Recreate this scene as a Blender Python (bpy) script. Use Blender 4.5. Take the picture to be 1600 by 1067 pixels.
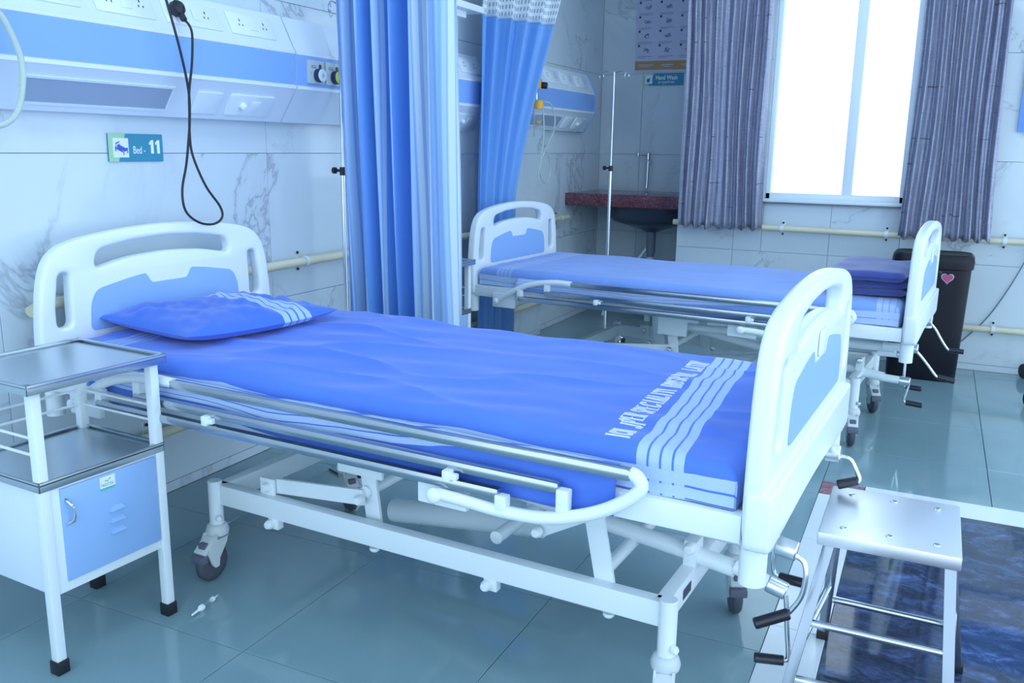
import bpy, bmesh, math, random
from mathutils import Vector, Matrix, noise
random.seed(7)
D = bpy.data
for o in list(D.objects): D.objects.remove(o)
S = bpy.context.scene
COL = S.collection
PI = math.pi

# ------------------------------------------------------------------ camera
CAMP = Vector((2.515, 0.0, 1.30))
yaw, pit, rol = 5.1550 - PI, 0.2165, -0.0155
Fw = Vector((math.cos(pit)*math.cos(yaw), math.cos(pit)*math.sin(yaw), -math.sin(pit)))
Rt = Fw.cross(Vector((0, 0, 1))).normalized(); Dn = Fw.cross(Rt)
R2 = math.cos(rol)*Rt + math.sin(rol)*Dn; D2 = -math.sin(rol)*Rt + math.cos(rol)*Dn
cd = D.cameras.new('camera'); cam = D.objects.new('camera', cd); COL.objects.link(cam)
M = Matrix.Identity(4)
for i in range(3):
    M[i][0] = R2[i]; M[i][1] = -D2[i]; M[i][2] = -Fw[i]; M[i][3] = CAMP[i]
cam.matrix_world = M
cd.sensor_width = 36; cd.lens = 1380/1600*36; cd.clip_start = .05; cd.clip_end = 100
S.camera = cam

# ------------------------------------------------------------------ world, exposure
W = D.worlds.new('world'); S.world = W; W.use_nodes = True
bg = W.node_tree.nodes['Background']
bg.inputs[0].default_value = (0.64, 0.83, 1.0, 1); bg.inputs[1].default_value = 1.35
S.view_settings.view_transform = 'Standard'; S.view_settings.look = 'None'
S.view_settings.gamma = 1; S.view_settings.use_curve_mapping = False
S.view_settings.exposure = 0.85
LIGHT_COL = (0.66, 0.83, 1.0); LIGHT_E = 5.0

# ------------------------------------------------------------------ material helpers
def mat(name, col, rough=.5, metal=0, **kw):
    m = D.materials.new(name); m.use_nodes = True
    p = m.node_tree.nodes['Principled BSDF']
    p.inputs['Base Color'].default_value = (*col, 1); p.inputs['Roughness'].default_value = rough
    p.inputs['Metallic'].default_value = metal
    for k, v in kw.items(): p.inputs[k.replace('_', ' ')].default_value = v
    return m
class NT:
    def __init__(s, m): s.t = m.node_tree; s.n = s.t.nodes; s.p = s.n['Principled BSDF']
    def new(s, typ, **kw):
        n = s.n.new(typ)
        for k, v in kw.items(): setattr(n, k, v)
        return n
    def link(s, a, b): s.t.links.new(a, b)
    def math(s, op, a, b=None, clamp=False):
        n = s.new('ShaderNodeMath', operation=op); n.use_clamp = clamp
        for i, x in enumerate((a, b)):
            if x is None: continue
            if isinstance(x, (int, float)): n.inputs[i].default_value = x
            else: s.link(x, n.inputs[i])
        return n.outputs[0]
    def mix(s, f, a, b):
        n = s.new('ShaderNodeMix', data_type='RGBA')
        for i, x in ((0, f), (6, a), (7, b)):
            if isinstance(x, (int, float)): n.inputs[i].default_value = x
            elif isinstance(x, tuple): n.inputs[i].default_value = (*x, 1)
            else: s.link(x, n.inputs[i])
        return n.outputs[2]
    def noise(s, vec, scale, detail=4, rough=.5, dist=0):
        n = s.new('ShaderNodeTexNoise'); n.inputs['Scale'].default_value = scale
        n.inputs['Detail'].default_value = detail; n.inputs['Roughness'].default_value = rough
        n.inputs['Distortion'].default_value = dist
        if vec is not None: s.link(vec, n.inputs['Vector'])
        return n.outputs[0]
    def ramp(s, f, stops, interp='LINEAR'):
        n = s.new('ShaderNodeValToRGB'); r = n.color_ramp; r.interpolation = interp
        while len(r.elements) < len(stops): r.elements.new(.5)
        for e, (p, c) in zip(r.elements, stops):
            e.position = p; e.color = (*c, 1) if isinstance(c, tuple) else (c, c, c, 1)
        s.link(f, n.inputs[0]); return n.outputs[0]
    def mapping(s, vec, scale=(1, 1, 1), rot=(0, 0, 0)):
        n = s.new('ShaderNodeMapping'); n.inputs['Scale'].default_value = scale
        n.inputs['Rotation'].default_value = rot; s.link(vec, n.inputs[0]); return n.outputs[0]
    def bump(s, h, strength=.2, dist=.01):
        n = s.new('ShaderNodeBump'); n.inputs['Strength'].default_value = strength
        n.inputs['Distance'].default_value = dist; s.link(h, n.inputs['Height']); s.link(n.outputs[0], s.p.inputs['Normal'])
    def pos(s): return s.new('ShaderNodeNewGeometry').outputs['Position']
    def objc(s): return s.new('ShaderNodeTexCoord').outputs['Object']
    def uv(s):
        n = s.new('ShaderNodeSeparateXYZ'); s.link(s.new('ShaderNodeTexCoord').outputs['UV'], n.inputs[0])
        return n.outputs[0], n.outputs[1]
    def col(s, c): s.link(c, s.p.inputs['Base Color'])

def marble(name, base, vein):
    m = mat(name, base, .08, 0, Specular_IOR_Level=.5); t = NT(m)
    rnd = t.new('ShaderNodeObjectInfo').outputs['Random']
    add = t.new('ShaderNodeVectorMath', operation='ADD'); t.link(t.pos(), add.inputs[0])
    cm = t.new('ShaderNodeCombineXYZ'); r5 = t.math('MULTIPLY', rnd, 9.0)
    for i in range(3): t.link(r5, cm.inputs[i])
    t.link(cm.outputs[0], add.inputs[1]); v = t.mapping(add.outputs[0], (1, 1, 1), (.5, .3, .2))
    n1 = t.noise(v, 1.05, 7, .60, .8)
    a = t.math('ABSOLUTE', t.math('SUBTRACT', n1, .5))
    veins = t.ramp(a, [(0, .75), (.004, .5), (.012, .10), (.035, 0)])
    cl = t.noise(v, 1.0, 2); msk = t.ramp(cl, [(.46, 0.0), (.60, 1.0)])
    n2 = t.noise(v, 2.6, 8, .65, 1.6)
    soft = t.ramp(n2, [(.5, 0.0), (.75, .55)])
    f = t.math('MAXIMUM', t.math('MULTIPLY', veins, msk), t.math('MULTIPLY', t.math('MULTIPLY', soft, msk), .38), True)
    t.col(t.mix(f, base, vein)); return m

WHITE = (.80, .88, .93)
M_ = {}
M_['marble'] = marble('marble_tile', (.62, .72, .80), (.30, .35, .43))
M_['grout'] = mat('grout', (.42, .48, .54), .9)
M_['skirt'] = mat('skirt', (.45, .53, .6), .5)
def floor_mat():
    m = mat('floor_tile', (.22, .36, .41), .07, 0, Specular_IOR_Level=.55); t = NT(m)
    n = t.noise(t.pos(), 1.6, 4); n2 = t.noise(t.pos(), 160, 2)
    c = t.mix(t.ramp(n, [(.35, 0.0), (.7, 1.0)]), (.200, .325, .37), (.245, .385, .43))
    t.col(t.mix(t.math('MULTIPLY', n2, .14), c, (.14, .2, .24)))
    t.link(t.ramp(t.noise(t.pos(), 5, 5), [(.4, .05), (.75, .16)]), t.p.inputs['Roughness']); return m
M_['floor'] = floor_mat()
M_['joint'] = mat('joint', (.10, .15, .18), .8)
M_['strip'] = mat('white_strip', (.72, .80, .86), .08)
def granite(name, a, b, c, sc=90, rough=.15):
    m = mat(name, a, rough); t = NT(m)
    n = t.noise(t.pos(), sc, 3, .7); n2 = t.noise(t.pos(), sc*2.3, 2, .7)
    x = t.mix(t.ramp(n, [(.42, 0.0), (.58, 1.0)]), a, b)
    t.col(t.mix(t.ramp(n2, [(.60, 0.0), (.68, 1.0)]), x, c)); return m
M_['maroon'] = granite('maroon_granite', (.10, .028, .05), (.19, .06, .08), (.42, .30, .34), 60)
M_['maroon_floor'] = granite('maroon_floor_granite', (.22, .09, .12), (.33, .15, .18), (.5, .4, .42), 60)
def dark_stone():
    m = mat('dark_blue_stone', (.02, .03, .07), .05, 0, Specular_IOR_Level=.6); t = NT(m)
    v = t.mapping(t.pos(), (1.5, 2.6, 1), (0, 0, .5))
    n = t.noise(v, 4.2, 9, .72, .5); n2 = t.noise(t.pos(), 38, 6, .8)
    v2 = t.mapping(t.pos(), (1, 1.8, 1), (0, 0, -.6)); n3 = t.noise(v2, 9, 9, .78, 1.2)
    c = t.ramp(n, [(.34, (.02, .03, .055)), (.47, (.035, .055, .11)), (.56, (.06, .10, .22)), (.66, (.11, .18, .42)), (.8, (.26, .36, .62))])
    c = t.mix(t.ramp(n3, [(.46, .75), (.54, 0.0)]), c, (.016, .026, .055))
    t.col(t.mix(t.ramp(n2, [(.66, 0.0), (.74, .55)]), c, (.38, .47, .66))); return m
M_['dark_stone'] = dark_stone()
M_['ceiling'] = mat('ceiling_paint', (.75, .8, .85), .8)
M_['paint'] = mat('white_powder_coat', WHITE, .28)
M_['plastic'] = mat('white_moulded_plastic', (.82, .90, .94), .30)
M_['blue_panel'] = mat('blue_panel', (.30, .50, .86), .35)
M_['hw_white'] = mat('headwall_white', (.72, .82, .93), .35)
M_['hw_blue'] = mat('headwall_blue', (.23, .43, .88), .4)
M_['hw_dark'] = mat('black_gap', (.01, .012, .02), .6)
M_['diffuser'] = mat('grey_diffuser', (.34, .42, .56), .25)
M_['socket_white'] = mat('socket_white', (.76, .86, .95), .3)
M_['shadow_hole'] = mat('socket_hole', (.015, .02, .03), .7)
M_['black'] = mat('black_rubber', (.012, .014, .022), .45)
M_['black_gloss'] = mat('black_gloss_plastic', (.016, .018, .03), .22)
M_['tyre'] = mat('grey_tyre', (.07, .08, .11), .5)
M_['hub'] = mat('grey_wheel', (.50, .56, .60), .4)
M_['caster'] = mat('caster_grey', (.60, .67, .70), .4)
M_['pedal'] = mat('caster_pedal', (.12, .13, .19), .5)
M_['chrome'] = mat('chrome', (.62, .67, .72), .12, 1)
def steel_mat(name, col, r, sc=(3, 120, 120)):
    return mat(name, col, r, 1)
M_['rail_steel'] = steel_mat('rail_steel', (.46, .51, .56), .2, (2, 8, 8))
M_['steel'] = steel_mat('brushed_steel', (.80, .84, .88), .24, (8, 8, 8))
M_['tray_steel'] = steel_mat('tray_steel', (.55, .62, .67), .27, (6, 6, 6))
M_['leg_steel'] = steel_mat('stool_leg_steel', (.30, .35, .42), .22)  # leg colour darkened to offset bright reflections from the open room side
M_['plate_steel'] = steel_mat('satin_steel_plate', (.92, .94, .96), .36)
M_['cream'] = mat('cream_handrail', (.72, .69, .52), .4)
M_['clip'] = mat('clip_white', (.72, .8, .85), .4)
M_['sill'] = mat('window_frame_white', (.75, .84, .92), .35)
M_['sill_dark'] = mat('sill_stone', (.16, .2, .26), .3)
M_['glass'] = mat('glass', (1, 1, 1), 0.0, 0, Transmission_Weight=1.0, IOR=1.05)
M_['jar'] = mat('clear_jar', (.85, .95, 1), .05, 0, Transmission_Weight=.9, IOR=1.3, Alpha=.45)
M_['tube'] = mat('clear_tube', (.66, .78, .72), .15, 0, Transmission_Weight=.35, IOR=1.3)
M_['yellow'] = mat('yellow_plastic', (.90, .50, .05), .35)
M_['yellow_green'] = mat('yellow_green', (.62, .66, .12), .4)
M_['navy'] = mat('navy_plastic', (.02, .035, .10), .4)
M_['outlet'] = mat('outlet_plate', (.50, .60, .62), .4)
M_['teal'] = mat('teal_print', (.03, .27, .42), .35)
M_['green'] = mat('light_green_print', (.36, .66, .42), .4)
M_['bed_icon'] = mat('blue_print', (.04, .10, .62), .4)
M_['paper'] = mat('white_print', (.80, .86, .95), .4)
M_['text'] = mat('white_lettering', (.85, .93, .97), .5)
M_['greybar'] = mat('grey_print', (.22, .25, .38), .5)
M_['darkprint'] = mat('dark_print', (.04, .05, .09), .5)
M_['poster'] = mat('poster_paper', (.56, .58, .76), .4)
M_['poster_orange'] = mat('poster_orange', (.42, .27, .12), .4)
M_['green_bar'] = mat('green_bar', (.05, .62, .38), .4)
M_['logo_green'] = mat('logo_green', (.12, .5, .30), .4)
M_['basin'] = mat('basin_slate', (.035, .05, .085), .3)
M_['pipe_grey'] = mat('pipe_grey', (.16, .2, .26), .4)
M_['bin'] = mat('bin_black', (.006, .007, .014), .35, 0, Specular_IOR_Level=.3)
M_['pink'] = mat('pink_heart', (.50, .08, .19), .4)
M_['notice_blue'] = mat('notice_blue', (.12, .30, .80), .4)
M_['thread'] = mat('embroidery', (.86, .90, .84), .7)
M_['mattress'] = mat('mattress_cover', (.10, .13, .45), .7)
M_['shadow_fabric'] = mat('navy_shadow_fabric', (.01, .015, .10), .8)  # navy cloth with shadow put into its colour; not assigned to any object

# sheets: u runs along the bed (m from the middle), v across the cloth (arc length from the middle line)
def band(t, x, lo, hi):
    return t.math('MULTIPLY', t.math('GREATER_THAN', x, lo), t.math('LESS_THAN', x, hi))
def sheet_mat(name, base, white, dark, foot0=.785, strength=1.0):
    m = mat(name, base, .75, 0, Sheen_Weight=.25, Sheen_Roughness=.4); t = NT(m)
    u, v = t.uv()
    us = t.math('ADD', u, t.math('MULTIPLY', v, .095))
    wig = t.math('MULTIPLY', t.math('SUBTRACT', t.noise(t.objc(), 5, 2), .5), .012); us = t.math('ADD', us, wig)
    f = None
    for i in range(4):
        b = band(t, us, foot0+i*.0265, foot0+i*.0265+.0215); f = b if f is None else t.math('MAXIMUM', f, b)
    h = None
    for i in range(4):
        b = band(t, u, -.93+i*.024, -.93+i*.024+.017); h = b if h is None else t.math('MAXIMUM', h, b)
    f = t.math('MAXIMUM', t.math('MULTIPLY', f, .78*strength), t.math('MULTIPLY', h, .45))
    av = t.math('ABSOLUTE', v); wob = t.math('MULTIPLY', t.math('SUBTRACT', t.noise(t.objc(), 3.5, 3), .5), .03)
    avw = t.math('ADD', av, wob); side = band(t, avw, .474, .580); dk = None
    for c in (.503, .530, .557):
        b = band(t, avw, c-.0024, c+.0024); dk = b if dk is None else t.math('MAXIMUM', dk, b)
    f2 = t.math('MULTIPLY', side, t.math('SUBTRACT', 1.0, dk))
    f = t.math('MAXIMUM', f, t.math('MULTIPLY', f2, .85))
    weave = t.noise(t.objc(), 420, 2, .6)
    f = t.math('MULTIPLY', f, t.math('ADD', .80, t.math('MULTIPLY', weave, .4)), True)
    tone = t.ramp(t.noise(t.objc(), 3.2, 5, .6), [(.3, 0.0), (.75, 1.0)])
    b0 = t.mix(tone, base, tuple(min(1, c*1.22) for c in base))
    t.col(t.mix(f, b0, white)); t.bump(weave, .12, .002); return m
M_['sheet_blue'] = sheet_mat('royal_blue_sheet', (.068, .178, .66), (.52, .68, .90), (0, 0, 0))
M_['sheet_pale'] = sheet_mat('faded_blue_sheet', (.19, .33, .74), (.50, .64, .88), (0, 0, 0), .90, .8)
def pillow_mat():
    m = mat('pillow_blue', (.045, .17, .72), .75, 0, Sheen_Weight=.25); t = NT(m); u, v = t.uv(); f = None
    for i in range(4):
        b = band(t, v, .60+i*.052, .60+i*.052+.040); f = b if f is None else t.math('MAXIMUM', f, b)
    w = t.noise(t.objc(), 420, 2, .6)
    t.col(t.mix(t.math('MULTIPLY', f, .8), (.045, .16, .68), (.48, .66, .86))); t.bump(w, .12, .002); return m
M_['pillow'] = pillow_mat()
def blanket_mat():
    m = mat('navy_blanket', (.018, .045, .30), .85, 0, Sheen_Weight=.5); t = NT(m)
    t.col(t.mix(t.noise(t.objc(), 14, 4), (.012, .028, .22), (.026, .07, .40))); t.bump(t.noise(t.objc(), 300, 2), .2, .003); return m
M_['blanket'] = blanket_mat()
def translucent(m, w):
    t = NT(m); tr = t.new('ShaderNodeBsdfTranslucent'); mx = t.new('ShaderNodeMixShader'); mx.inputs[0].default_value = w
    out = [n for n in t.n if n.type == 'OUTPUT_MATERIAL'][0]
    t.link(t.p.outputs[0], mx.inputs[1]); t.link(tr.outputs[0], mx.inputs[2]); t.link(mx.outputs[0], out.inputs[0])
    src = t.p.inputs['Base Color']
    if src.is_linked: t.link(src.links[0].from_socket, tr.inputs[0])
    else: tr.inputs[0].default_value = src.default_value
def stripe_curtain(name, a, b, thin, stops):
    m = mat(name, a, .5, 0, Sheen_Weight=.2); t = NT(m); u, v = t.uv()
    c = t.ramp(u, stops, 'CONSTANT')
    s = t.math('GREATER_THAN', t.math('FRACT', t.math('MULTIPLY', u, 46.0)), .80)
    s2 = t.math('GREATER_THAN', t.math('FRACT', t.math('MULTIPLY', u, 17.0)), .86)
    t.col(t.mix(t.math('MULTIPLY', t.math('MAXIMUM', s, s2), .55), c, thin))
    t.bump(t.noise(t.objc(), 16, 3), .15, .01); translucent(m, .18); return m
LB, DB, WB = (.42, .63, .92), (.13, .36, .87), (.66, .80, .92)
M_['curtain1'] = stripe_curtain('striped_blue_curtain', LB, DB, (.14, .36, .85),
    [(0, LB), (.07, DB), (.12, LB), (.28, DB), (.33, LB), (.44, DB), (.50, LB), (.56, DB), (.68, LB), (.74, WB), (.86, LB), (.95, WB)])
M_['curtain2'] = stripe_curtain('blue_curtain', LB, DB, (.20, .42, .88),
    [(0, (.16, .42, .88)), (.2, (.21, .48, .90)), (.36, (.15, .40, .87)), (.55, (.23, .50, .92)), (.72, (.17, .43, .89)), (.86, (.22, .49, .91))])
def net_mat():
    m = mat('curtain_net', (.50, .58, .66), .6); t = NT(m); u, v = t.uv()
    a = t.math('GREATER_THAN', t.math('FRACT', t.math('MULTIPLY', u, 74.0)), .55)
    b = t.math('GREATER_THAN', t.math('FRACT', t.math('MULTIPLY', v, 62.0)), .55)
    g = t.math('MAXIMUM', a, b); t.link(t.math('ADD', t.math('MULTIPLY', g, .35), .65), t.p.inputs['Alpha'])
    t.col(t.mix(g, (.42, .50, .58), (.72, .80, .86))); return m
M_['net'] = net_mat()
def silver_mat():
    m = mat('silver_grey_curtain', (.26, .28, .42), .30, .35, Specular_IOR_Level=.6); t = NT(m)
    u, v = t.uv(); oc = t.objc()
    cr = t.noise(t.mapping(oc, (14, 14, 150)), 1.5, 5, .7); cr2 = t.noise(t.mapping(oc, (90, 90, 3)), 1.5, 4, .7)
    c = t.mix(t.ramp(cr2, [(.35, 0.0), (.7, 1.0)]), (.29, .31, .45), (.60, .63, .78))
    dash = t.math('MULTIPLY', t.math('GREATER_THAN', t.noise(t.mapping(oc, (9, 9, 60)), 1, 1), .63),
                  t.math('GREATER_THAN', t.math('FRACT', t.math('MULTIPLY', v, 11.0)), .95))
    c = t.mix(t.math('MULTIPLY', t.ramp(cr, [(.5, 0.0), (.7, 1.0)]), .5), c, (.78, .82, .94))  # pale highlights along the crinkle ridges, painted into the cloth colour
    t.col(t.mix(t.math('MULTIPLY', dash, .7), c, (.05, .055, .11))); t.bump(cr, .5, .006); translucent(m, .25); return m
M_['silver'] = silver_mat()

# ------------------------------------------------------------------ mesh helpers
def link(name, me, m, parent=None, smooth=False):
    o = D.objects.new(name, me); COL.objects.link(o)
    if m is not None: me.materials.append(M_[m] if isinstance(m, str) else m)
    if parent: o.parent = parent
    if smooth:
        me.polygons.foreach_set('use_smooth', [True]*len(me.polygons))
    return o
def fin(name, bm, m, parent=None, smooth=None):
    me = D.meshes.new(name); bmesh.ops.recalc_face_normals(bm, faces=bm.faces); bm.to_mesh(me); bm.free()
    o = link(name, me, m, parent)
    if smooth is not None:
        me.polygons.foreach_set('use_smooth', [True]*len(me.polygons))
        me.set_sharp_from_angle(angle=math.radians(smooth))
    return o
def box(bm, lo, hi, bev=0, mtx=None):
    vs = [bm.verts.new((x, y, z)) for x in (lo[0], hi[0]) for y in (lo[1], hi[1]) for z in (lo[2], hi[2])]
    fs = [bm.faces.new([vs[i] for i in q]) for q in ((0, 1, 3, 2), (4, 6, 7, 5), (0, 4, 5, 1), (2, 3, 7, 6), (0, 2, 6, 4), (1, 5, 7, 3))]
    if bev:
        r = bmesh.ops.bevel(bm, geom=list({e for f in fs for e in f.edges}), offset=bev, segments=2, affect='EDGES', profile=.6)
        vs = list({v for f in r['faces'] for v in f.verts} | {v for v in vs if v.is_valid})
    if mtx is not None:
        for v in vs: v.co = mtx @ v.co
def obox(name, lo, hi, m, parent=None, bev=.002, mtx=None):
    bm = bmesh.new(); box(bm, lo, hi, bev, mtx); return fin(name, bm, m, parent, 40)
def bar(bm, a, b, w, h, bev=.002, up=(0, 0, 1)):
    a = Vector(a); b = Vector(b); d = b-a; L = d.length; x = d.normalized(); u = Vector(up)
    if abs(x.dot(u)) > .95: u = Vector((1, 0, 0))
    y = u.cross(x).normalized(); z = x.cross(y)
    mt = Matrix(((x[0], y[0], z[0], a[0]), (x[1], y[1], z[1], a[1]), (x[2], y[2], z[2], a[2]), (0, 0, 0, 1)))
    box(bm, (0, -w/2, -h/2), (L, w/2, h/2), bev, mt)
def tube(bm, pts, r, seg=12, cap=True, closed=False):
    pts = [Vector(p) for p in pts]; n = len(pts); rings = []; ref = None
    for i, p in enumerate(pts):
        if closed: t = (pts[(i+1) % n]-pts[i-1]).normalized()
        else: t = (pts[min(i+1, n-1)]-pts[max(i-1, 0)]).normalized()
        if ref is None:
            ref = Vector((0, 0, 1)) if abs(t.z) < .9 else Vector((1, 0, 0))
        ref = (ref-t*ref.dot(t)).normalized(); b = t.cross(ref)
        rr = r[i] if isinstance(r, (list, tuple)) else r
        rings.append([bm.verts.new(p+(ref*math.cos(2*PI*k/seg)+b*math.sin(2*PI*k/seg))*rr) for k in range(seg)])
    for i in range(n if closed else n-1):
        A, B = rings[i], rings[(i+1) % n]
        for k in range(seg): bm.faces.new((A[k], A[(k+1) % seg], B[(k+1) % seg], B[k]))
    if cap and not closed: bm.faces.new(rings[0]); bm.faces.new(rings[-1])
def smoothpath(pts, n=8):
    pts = [Vector(p) for p in pts]; out = []
    for i in range(len(pts)-1):
        p0 = pts[max(i-1, 0)]; p1 = pts[i]; p2 = pts[i+1]; p3 = pts[min(i+2, len(pts)-1)]
        for k in range(n):
            t = k/n
            out.append(.5*((2*p1)+(p2-p0)*t+(2*p0-5*p1+4*p2-p3)*t*t+(3*p1-p0-3*p2+p3)*t**3))
    out.append(pts[-1]); return out
def otube(name, pts, r, m, parent=None, seg=12, smooth_n=0):
    bm = bmesh.new(); tube(bm, smoothpath(pts, smooth_n) if smooth_n else pts, r, seg); return fin(name, bm, m, parent, 40)
def lathe(bm, prof, seg=20, mtx=None):
    rings = []
    for r, z in prof:
        ring = [bm.verts.new((r*math.cos(2*PI*k/seg), r*math.sin(2*PI*k/seg), z)) for k in range(seg)]
        rings.append(ring)
    for A, B in zip(rings, rings[1:]):
        for k in range(seg): bm.faces.new((A[k], A[(k+1) % seg], B[(k+1) % seg], B[k]))
    bm.faces.new(rings[0]); bm.faces.new(rings[-1])
    if mtx is not None:
        for R in rings:
            for v in R: v.co = mtx @ v.co
def axis_m(p, d):
    q = Vector((0, 0, 1)).rotation_difference(Vector(d).normalized()); return Matrix.Translation(p) @ q.to_matrix().to_4x4()
def olathe(name, prof, m, parent=None, p=(0, 0, 0), d=(0, 0, 1), seg=20):
    bm = bmesh.new(); lathe(bm, prof, seg, axis_m(p, d)); return fin(name, bm, m, parent, 40)
def cyl(bm, a, b, r, seg=16, bev=.15):
    a = Vector(a); b = Vector(b); L = (b-a).length; e = min(r*bev, L*.3)
    lathe(bm, [(r-e, 0), (r, e), (r, L-e), (r-e, L)], seg, axis_m(a, b-a))
def flat(name, loops, depth, m, parent, mtx, bev=0.0, res=2):
    """2D outline with holes, extruded and rounded; local XY plane mapped by mtx"""
    cu = D.curves.new(name, 'CURVE'); cu.dimensions = '2D'; cu.fill_mode = 'BOTH'
    cu.extrude = max(depth/2-bev, 0); cu.bevel_depth = bev; cu.bevel_resolution = res; cu.offset = -bev
    for lp in loops:
        sp = cu.splines.new('POLY'); sp.points.add(len(lp)-1); sp.use_cyclic_u = True
        for p, q in zip(sp.points, lp): p.co = (q[0], q[1], 0, 1)
    ob = D.objects.new(name, cu); COL.objects.link(ob)
    dg = bpy.context.evaluated_depsgraph_get(); me = D.meshes.new_from_object(ob.evaluated_get(dg))
    D.objects.remove(ob); D.curves.remove(cu); me.name = name; me.transform(mtx)
    bm = bmesh.new(); bm.from_mesh(me); bmesh.ops.remove_doubles(bm, verts=bm.verts, dist=1e-5); bmesh.ops.recalc_face_normals(bm, faces=bm.faces)
    bm.to_mesh(me); bm.free(); me.materials.clear()
    o = link(name, me, m, parent); me.polygons.foreach_set('use_smooth', [True]*len(me.polygons)); me.set_sharp_from_angle(angle=math.radians(38)); return o
def rounded(pts, r, n=5):
    out = []; N = len(pts)
    for i in range(N):
        p = Vector(pts[i]); a = Vector(pts[i-1]); b = Vector(pts[(i+1) % N])
        rr = r[i] if isinstance(r, (list, tuple)) else r
        da = (a-p); db = (b-p); l = min(rr, da.length*.48, db.length*.48)
        A = p+da.normalized()*l; B = p+db.normalized()*l
        for k in range(n+1):
            t = k/n; out.append(tuple((1-t)**2*A+2*t*(1-t)*p+t*t*B))
    return out
def basis(o, x, y):
    x = Vector(x).normalized(); y = Vector(y).normalized(); z = x.cross(y)
    return Matrix(((x[0], y[0], z[0], o[0]), (x[1], y[1], z[1], o[1]), (x[2], y[2], z[2], o[2]), (0, 0, 0, 1)))
def text(name, s, size, m, parent, mtx, depth=.0004, align='LEFT', sx=1.0, bold=0.0):
    cu = D.curves.new(name, 'FONT'); cu.body = s; cu.size = size; cu.extrude = depth; cu.align_x = align; cu.offset = bold
    ob = D.objects.new(name, cu); COL.objects.link(ob); dg = bpy.context.evaluated_depsgraph_get()
    me = D.meshes.new_from_object(ob.evaluated_get(dg)); D.objects.remove(ob); D.curves.remove(cu)
    me.transform(mtx @ Matrix.Diagonal((sx, 1, 1, 1))); me.name = name; me.materials.clear(); return link(name, me, m, parent)
def thing(name, label, cat, loc=(0, 0, 0), rz=0, group=None):
    o = D.objects.new(name, None); COL.objects.link(o); o.location = loc; o.rotation_euler = (0, 0, rz); o.empty_display_size = .05
    return tag(o, label, cat, group)
def tag(o, label, cat, group=None, kind=None):
    o['label'] = label; o['category'] = cat
    if group: o['group'] = group
    if kind: o['kind'] = kind
    return o
def struct(o): o['kind'] = 'structure'; return o
KIDS = {}
def copy_tree(o, parent=None):
    c = o.copy(); COL.objects.link(c); c.parent = parent
    for ch in [x for x in D.objects if x.parent == o]: copy_tree(ch, c)
    return c
E_TOP = 2.9

# ------------------------------------------------------------------ room shell
def grid_cuts(a, b, first, step):
    cuts = [a]; k = first
    while k - step > a: k -= step
    while k < b:
        if k > a+.02 and k < b-.02: cuts.append(k)
        k += step
    cuts.append(b); return cuts
def subtract(r, h):
    x0, x1, y0, y1 = r; a0, a1, b0, b1 = h
    if a1 <= x0 or a0 >= x1 or b1 <= y0 or b0 >= y1: return [r]
    out = []
    if x0 < a0: out.append((x0, a0, y0, y1))
    if x1 > a1: out.append((a1, x1, y0, y1))
    m0, m1 = max(x0, a0), min(x1, a1)
    if y0 < b0: out.append((m0, m1, y0, b0))
    if y1 > b1: out.append((m0, m1, b1, y1))
    return out
def tile(parent, mtx, w, h, m, name='tile', th=.008, cache={}):
    key = (round(w, 3), round(h, 3), m, th)
    if key not in cache:
        bm = bmesh.new(); g = .0011; box(bm, (g, g, -th), (w-g, h-g, 0)); 
        bmesh.ops.bevel(bm, geom=[e for e in bm.edges if all(v.co.z > -1e-5 for v in e.verts)], offset=.0009, segments=1, affect='EDGES')
        me = D.meshes.new('tile'); bmesh.ops.recalc_face_normals(bm, faces=bm.faces); bm.to_mesh(me); bm.free(); me.materials.append(M_[m]); cache[key] = me
    o = D.objects.new(name, cache[key]); COL.objects.link(o); o.parent = parent; o.matrix_local = mtx; return o
def tiled(parent, origin, ux, uy, us, vs, m, holes=()):
    o = Vector(origin); X = Vector(ux); Y = Vector(uy)
    for a, b in zip(us, us[1:]):
        for c, d in zip(vs, vs[1:]):
            rs = [(a, b, c, d)]
            for h in holes: rs = [q for r in rs for q in subtract(r, h)]
            for r in rs:
                if r[1]-r[0] < .01 or r[3]-r[2] < .01: continue
                tile(parent, basis(o+X*r[0]+Y*r[2], X, Y), r[1]-r[0], r[3]-r[2], m)
zs = [0, .04, .65, 1.26, 1.87, 2.48, E_TOP]
def wall(name, lo, hi):
    return struct(obox(name, lo, hi, 'grout', None, 0))
wl = wall('wall_left', (-.15, -1.6, 0), (-.0085, 6.92, E_TOP))
tiled(wl, (0, 0, 0), (0, 1, 0), (0, 0, 1), grid_cuts(-1.6, 6.9, 2.92, 1.22), zs, 'marble')
WX0, WX1, WZ0, WZ1 = 1.485, 2.325, .975, 2.35
wb = bmesh.new()
box(wb, (.92, 6.0085, 0), (WX0, 6.15, E_TOP)); box(wb, (WX1, 6.0085, 0), (4.6, 6.15, E_TOP))
box(wb, (WX0, 6.0085, 0), (WX1, 6.15, WZ0)); box(wb, (WX0, 6.0085, WZ1), (WX1, 6.15, E_TOP))
wn = struct(fin('wall_back', wb, 'grout'))
tiled(wn, (0, 6.0, 0), (1, 0, 0), (0, 0, 1), grid_cuts(.915, 4.6, 1.3, .61), zs, 'marble', [(WX0, WX1, WZ0, WZ1)])
wa = wall('wall_alcove', (-.15, 6.9085, 0), (1.05, 7.05, E_TOP))
tiled(wa, (0, 6.9, 0), (1, 0, 0), (0, 0, 1), [0, .34, .915], zs, 'marble')
wr = wall('wall_return', (.924, 6.15, 0), (1.05, 6.9085, E_TOP))
tiled(wr, (.915, 6.9, 0), (0, -1, 0), (0, 0, 1), [0, .45, .9], zs, 'marble')
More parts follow.
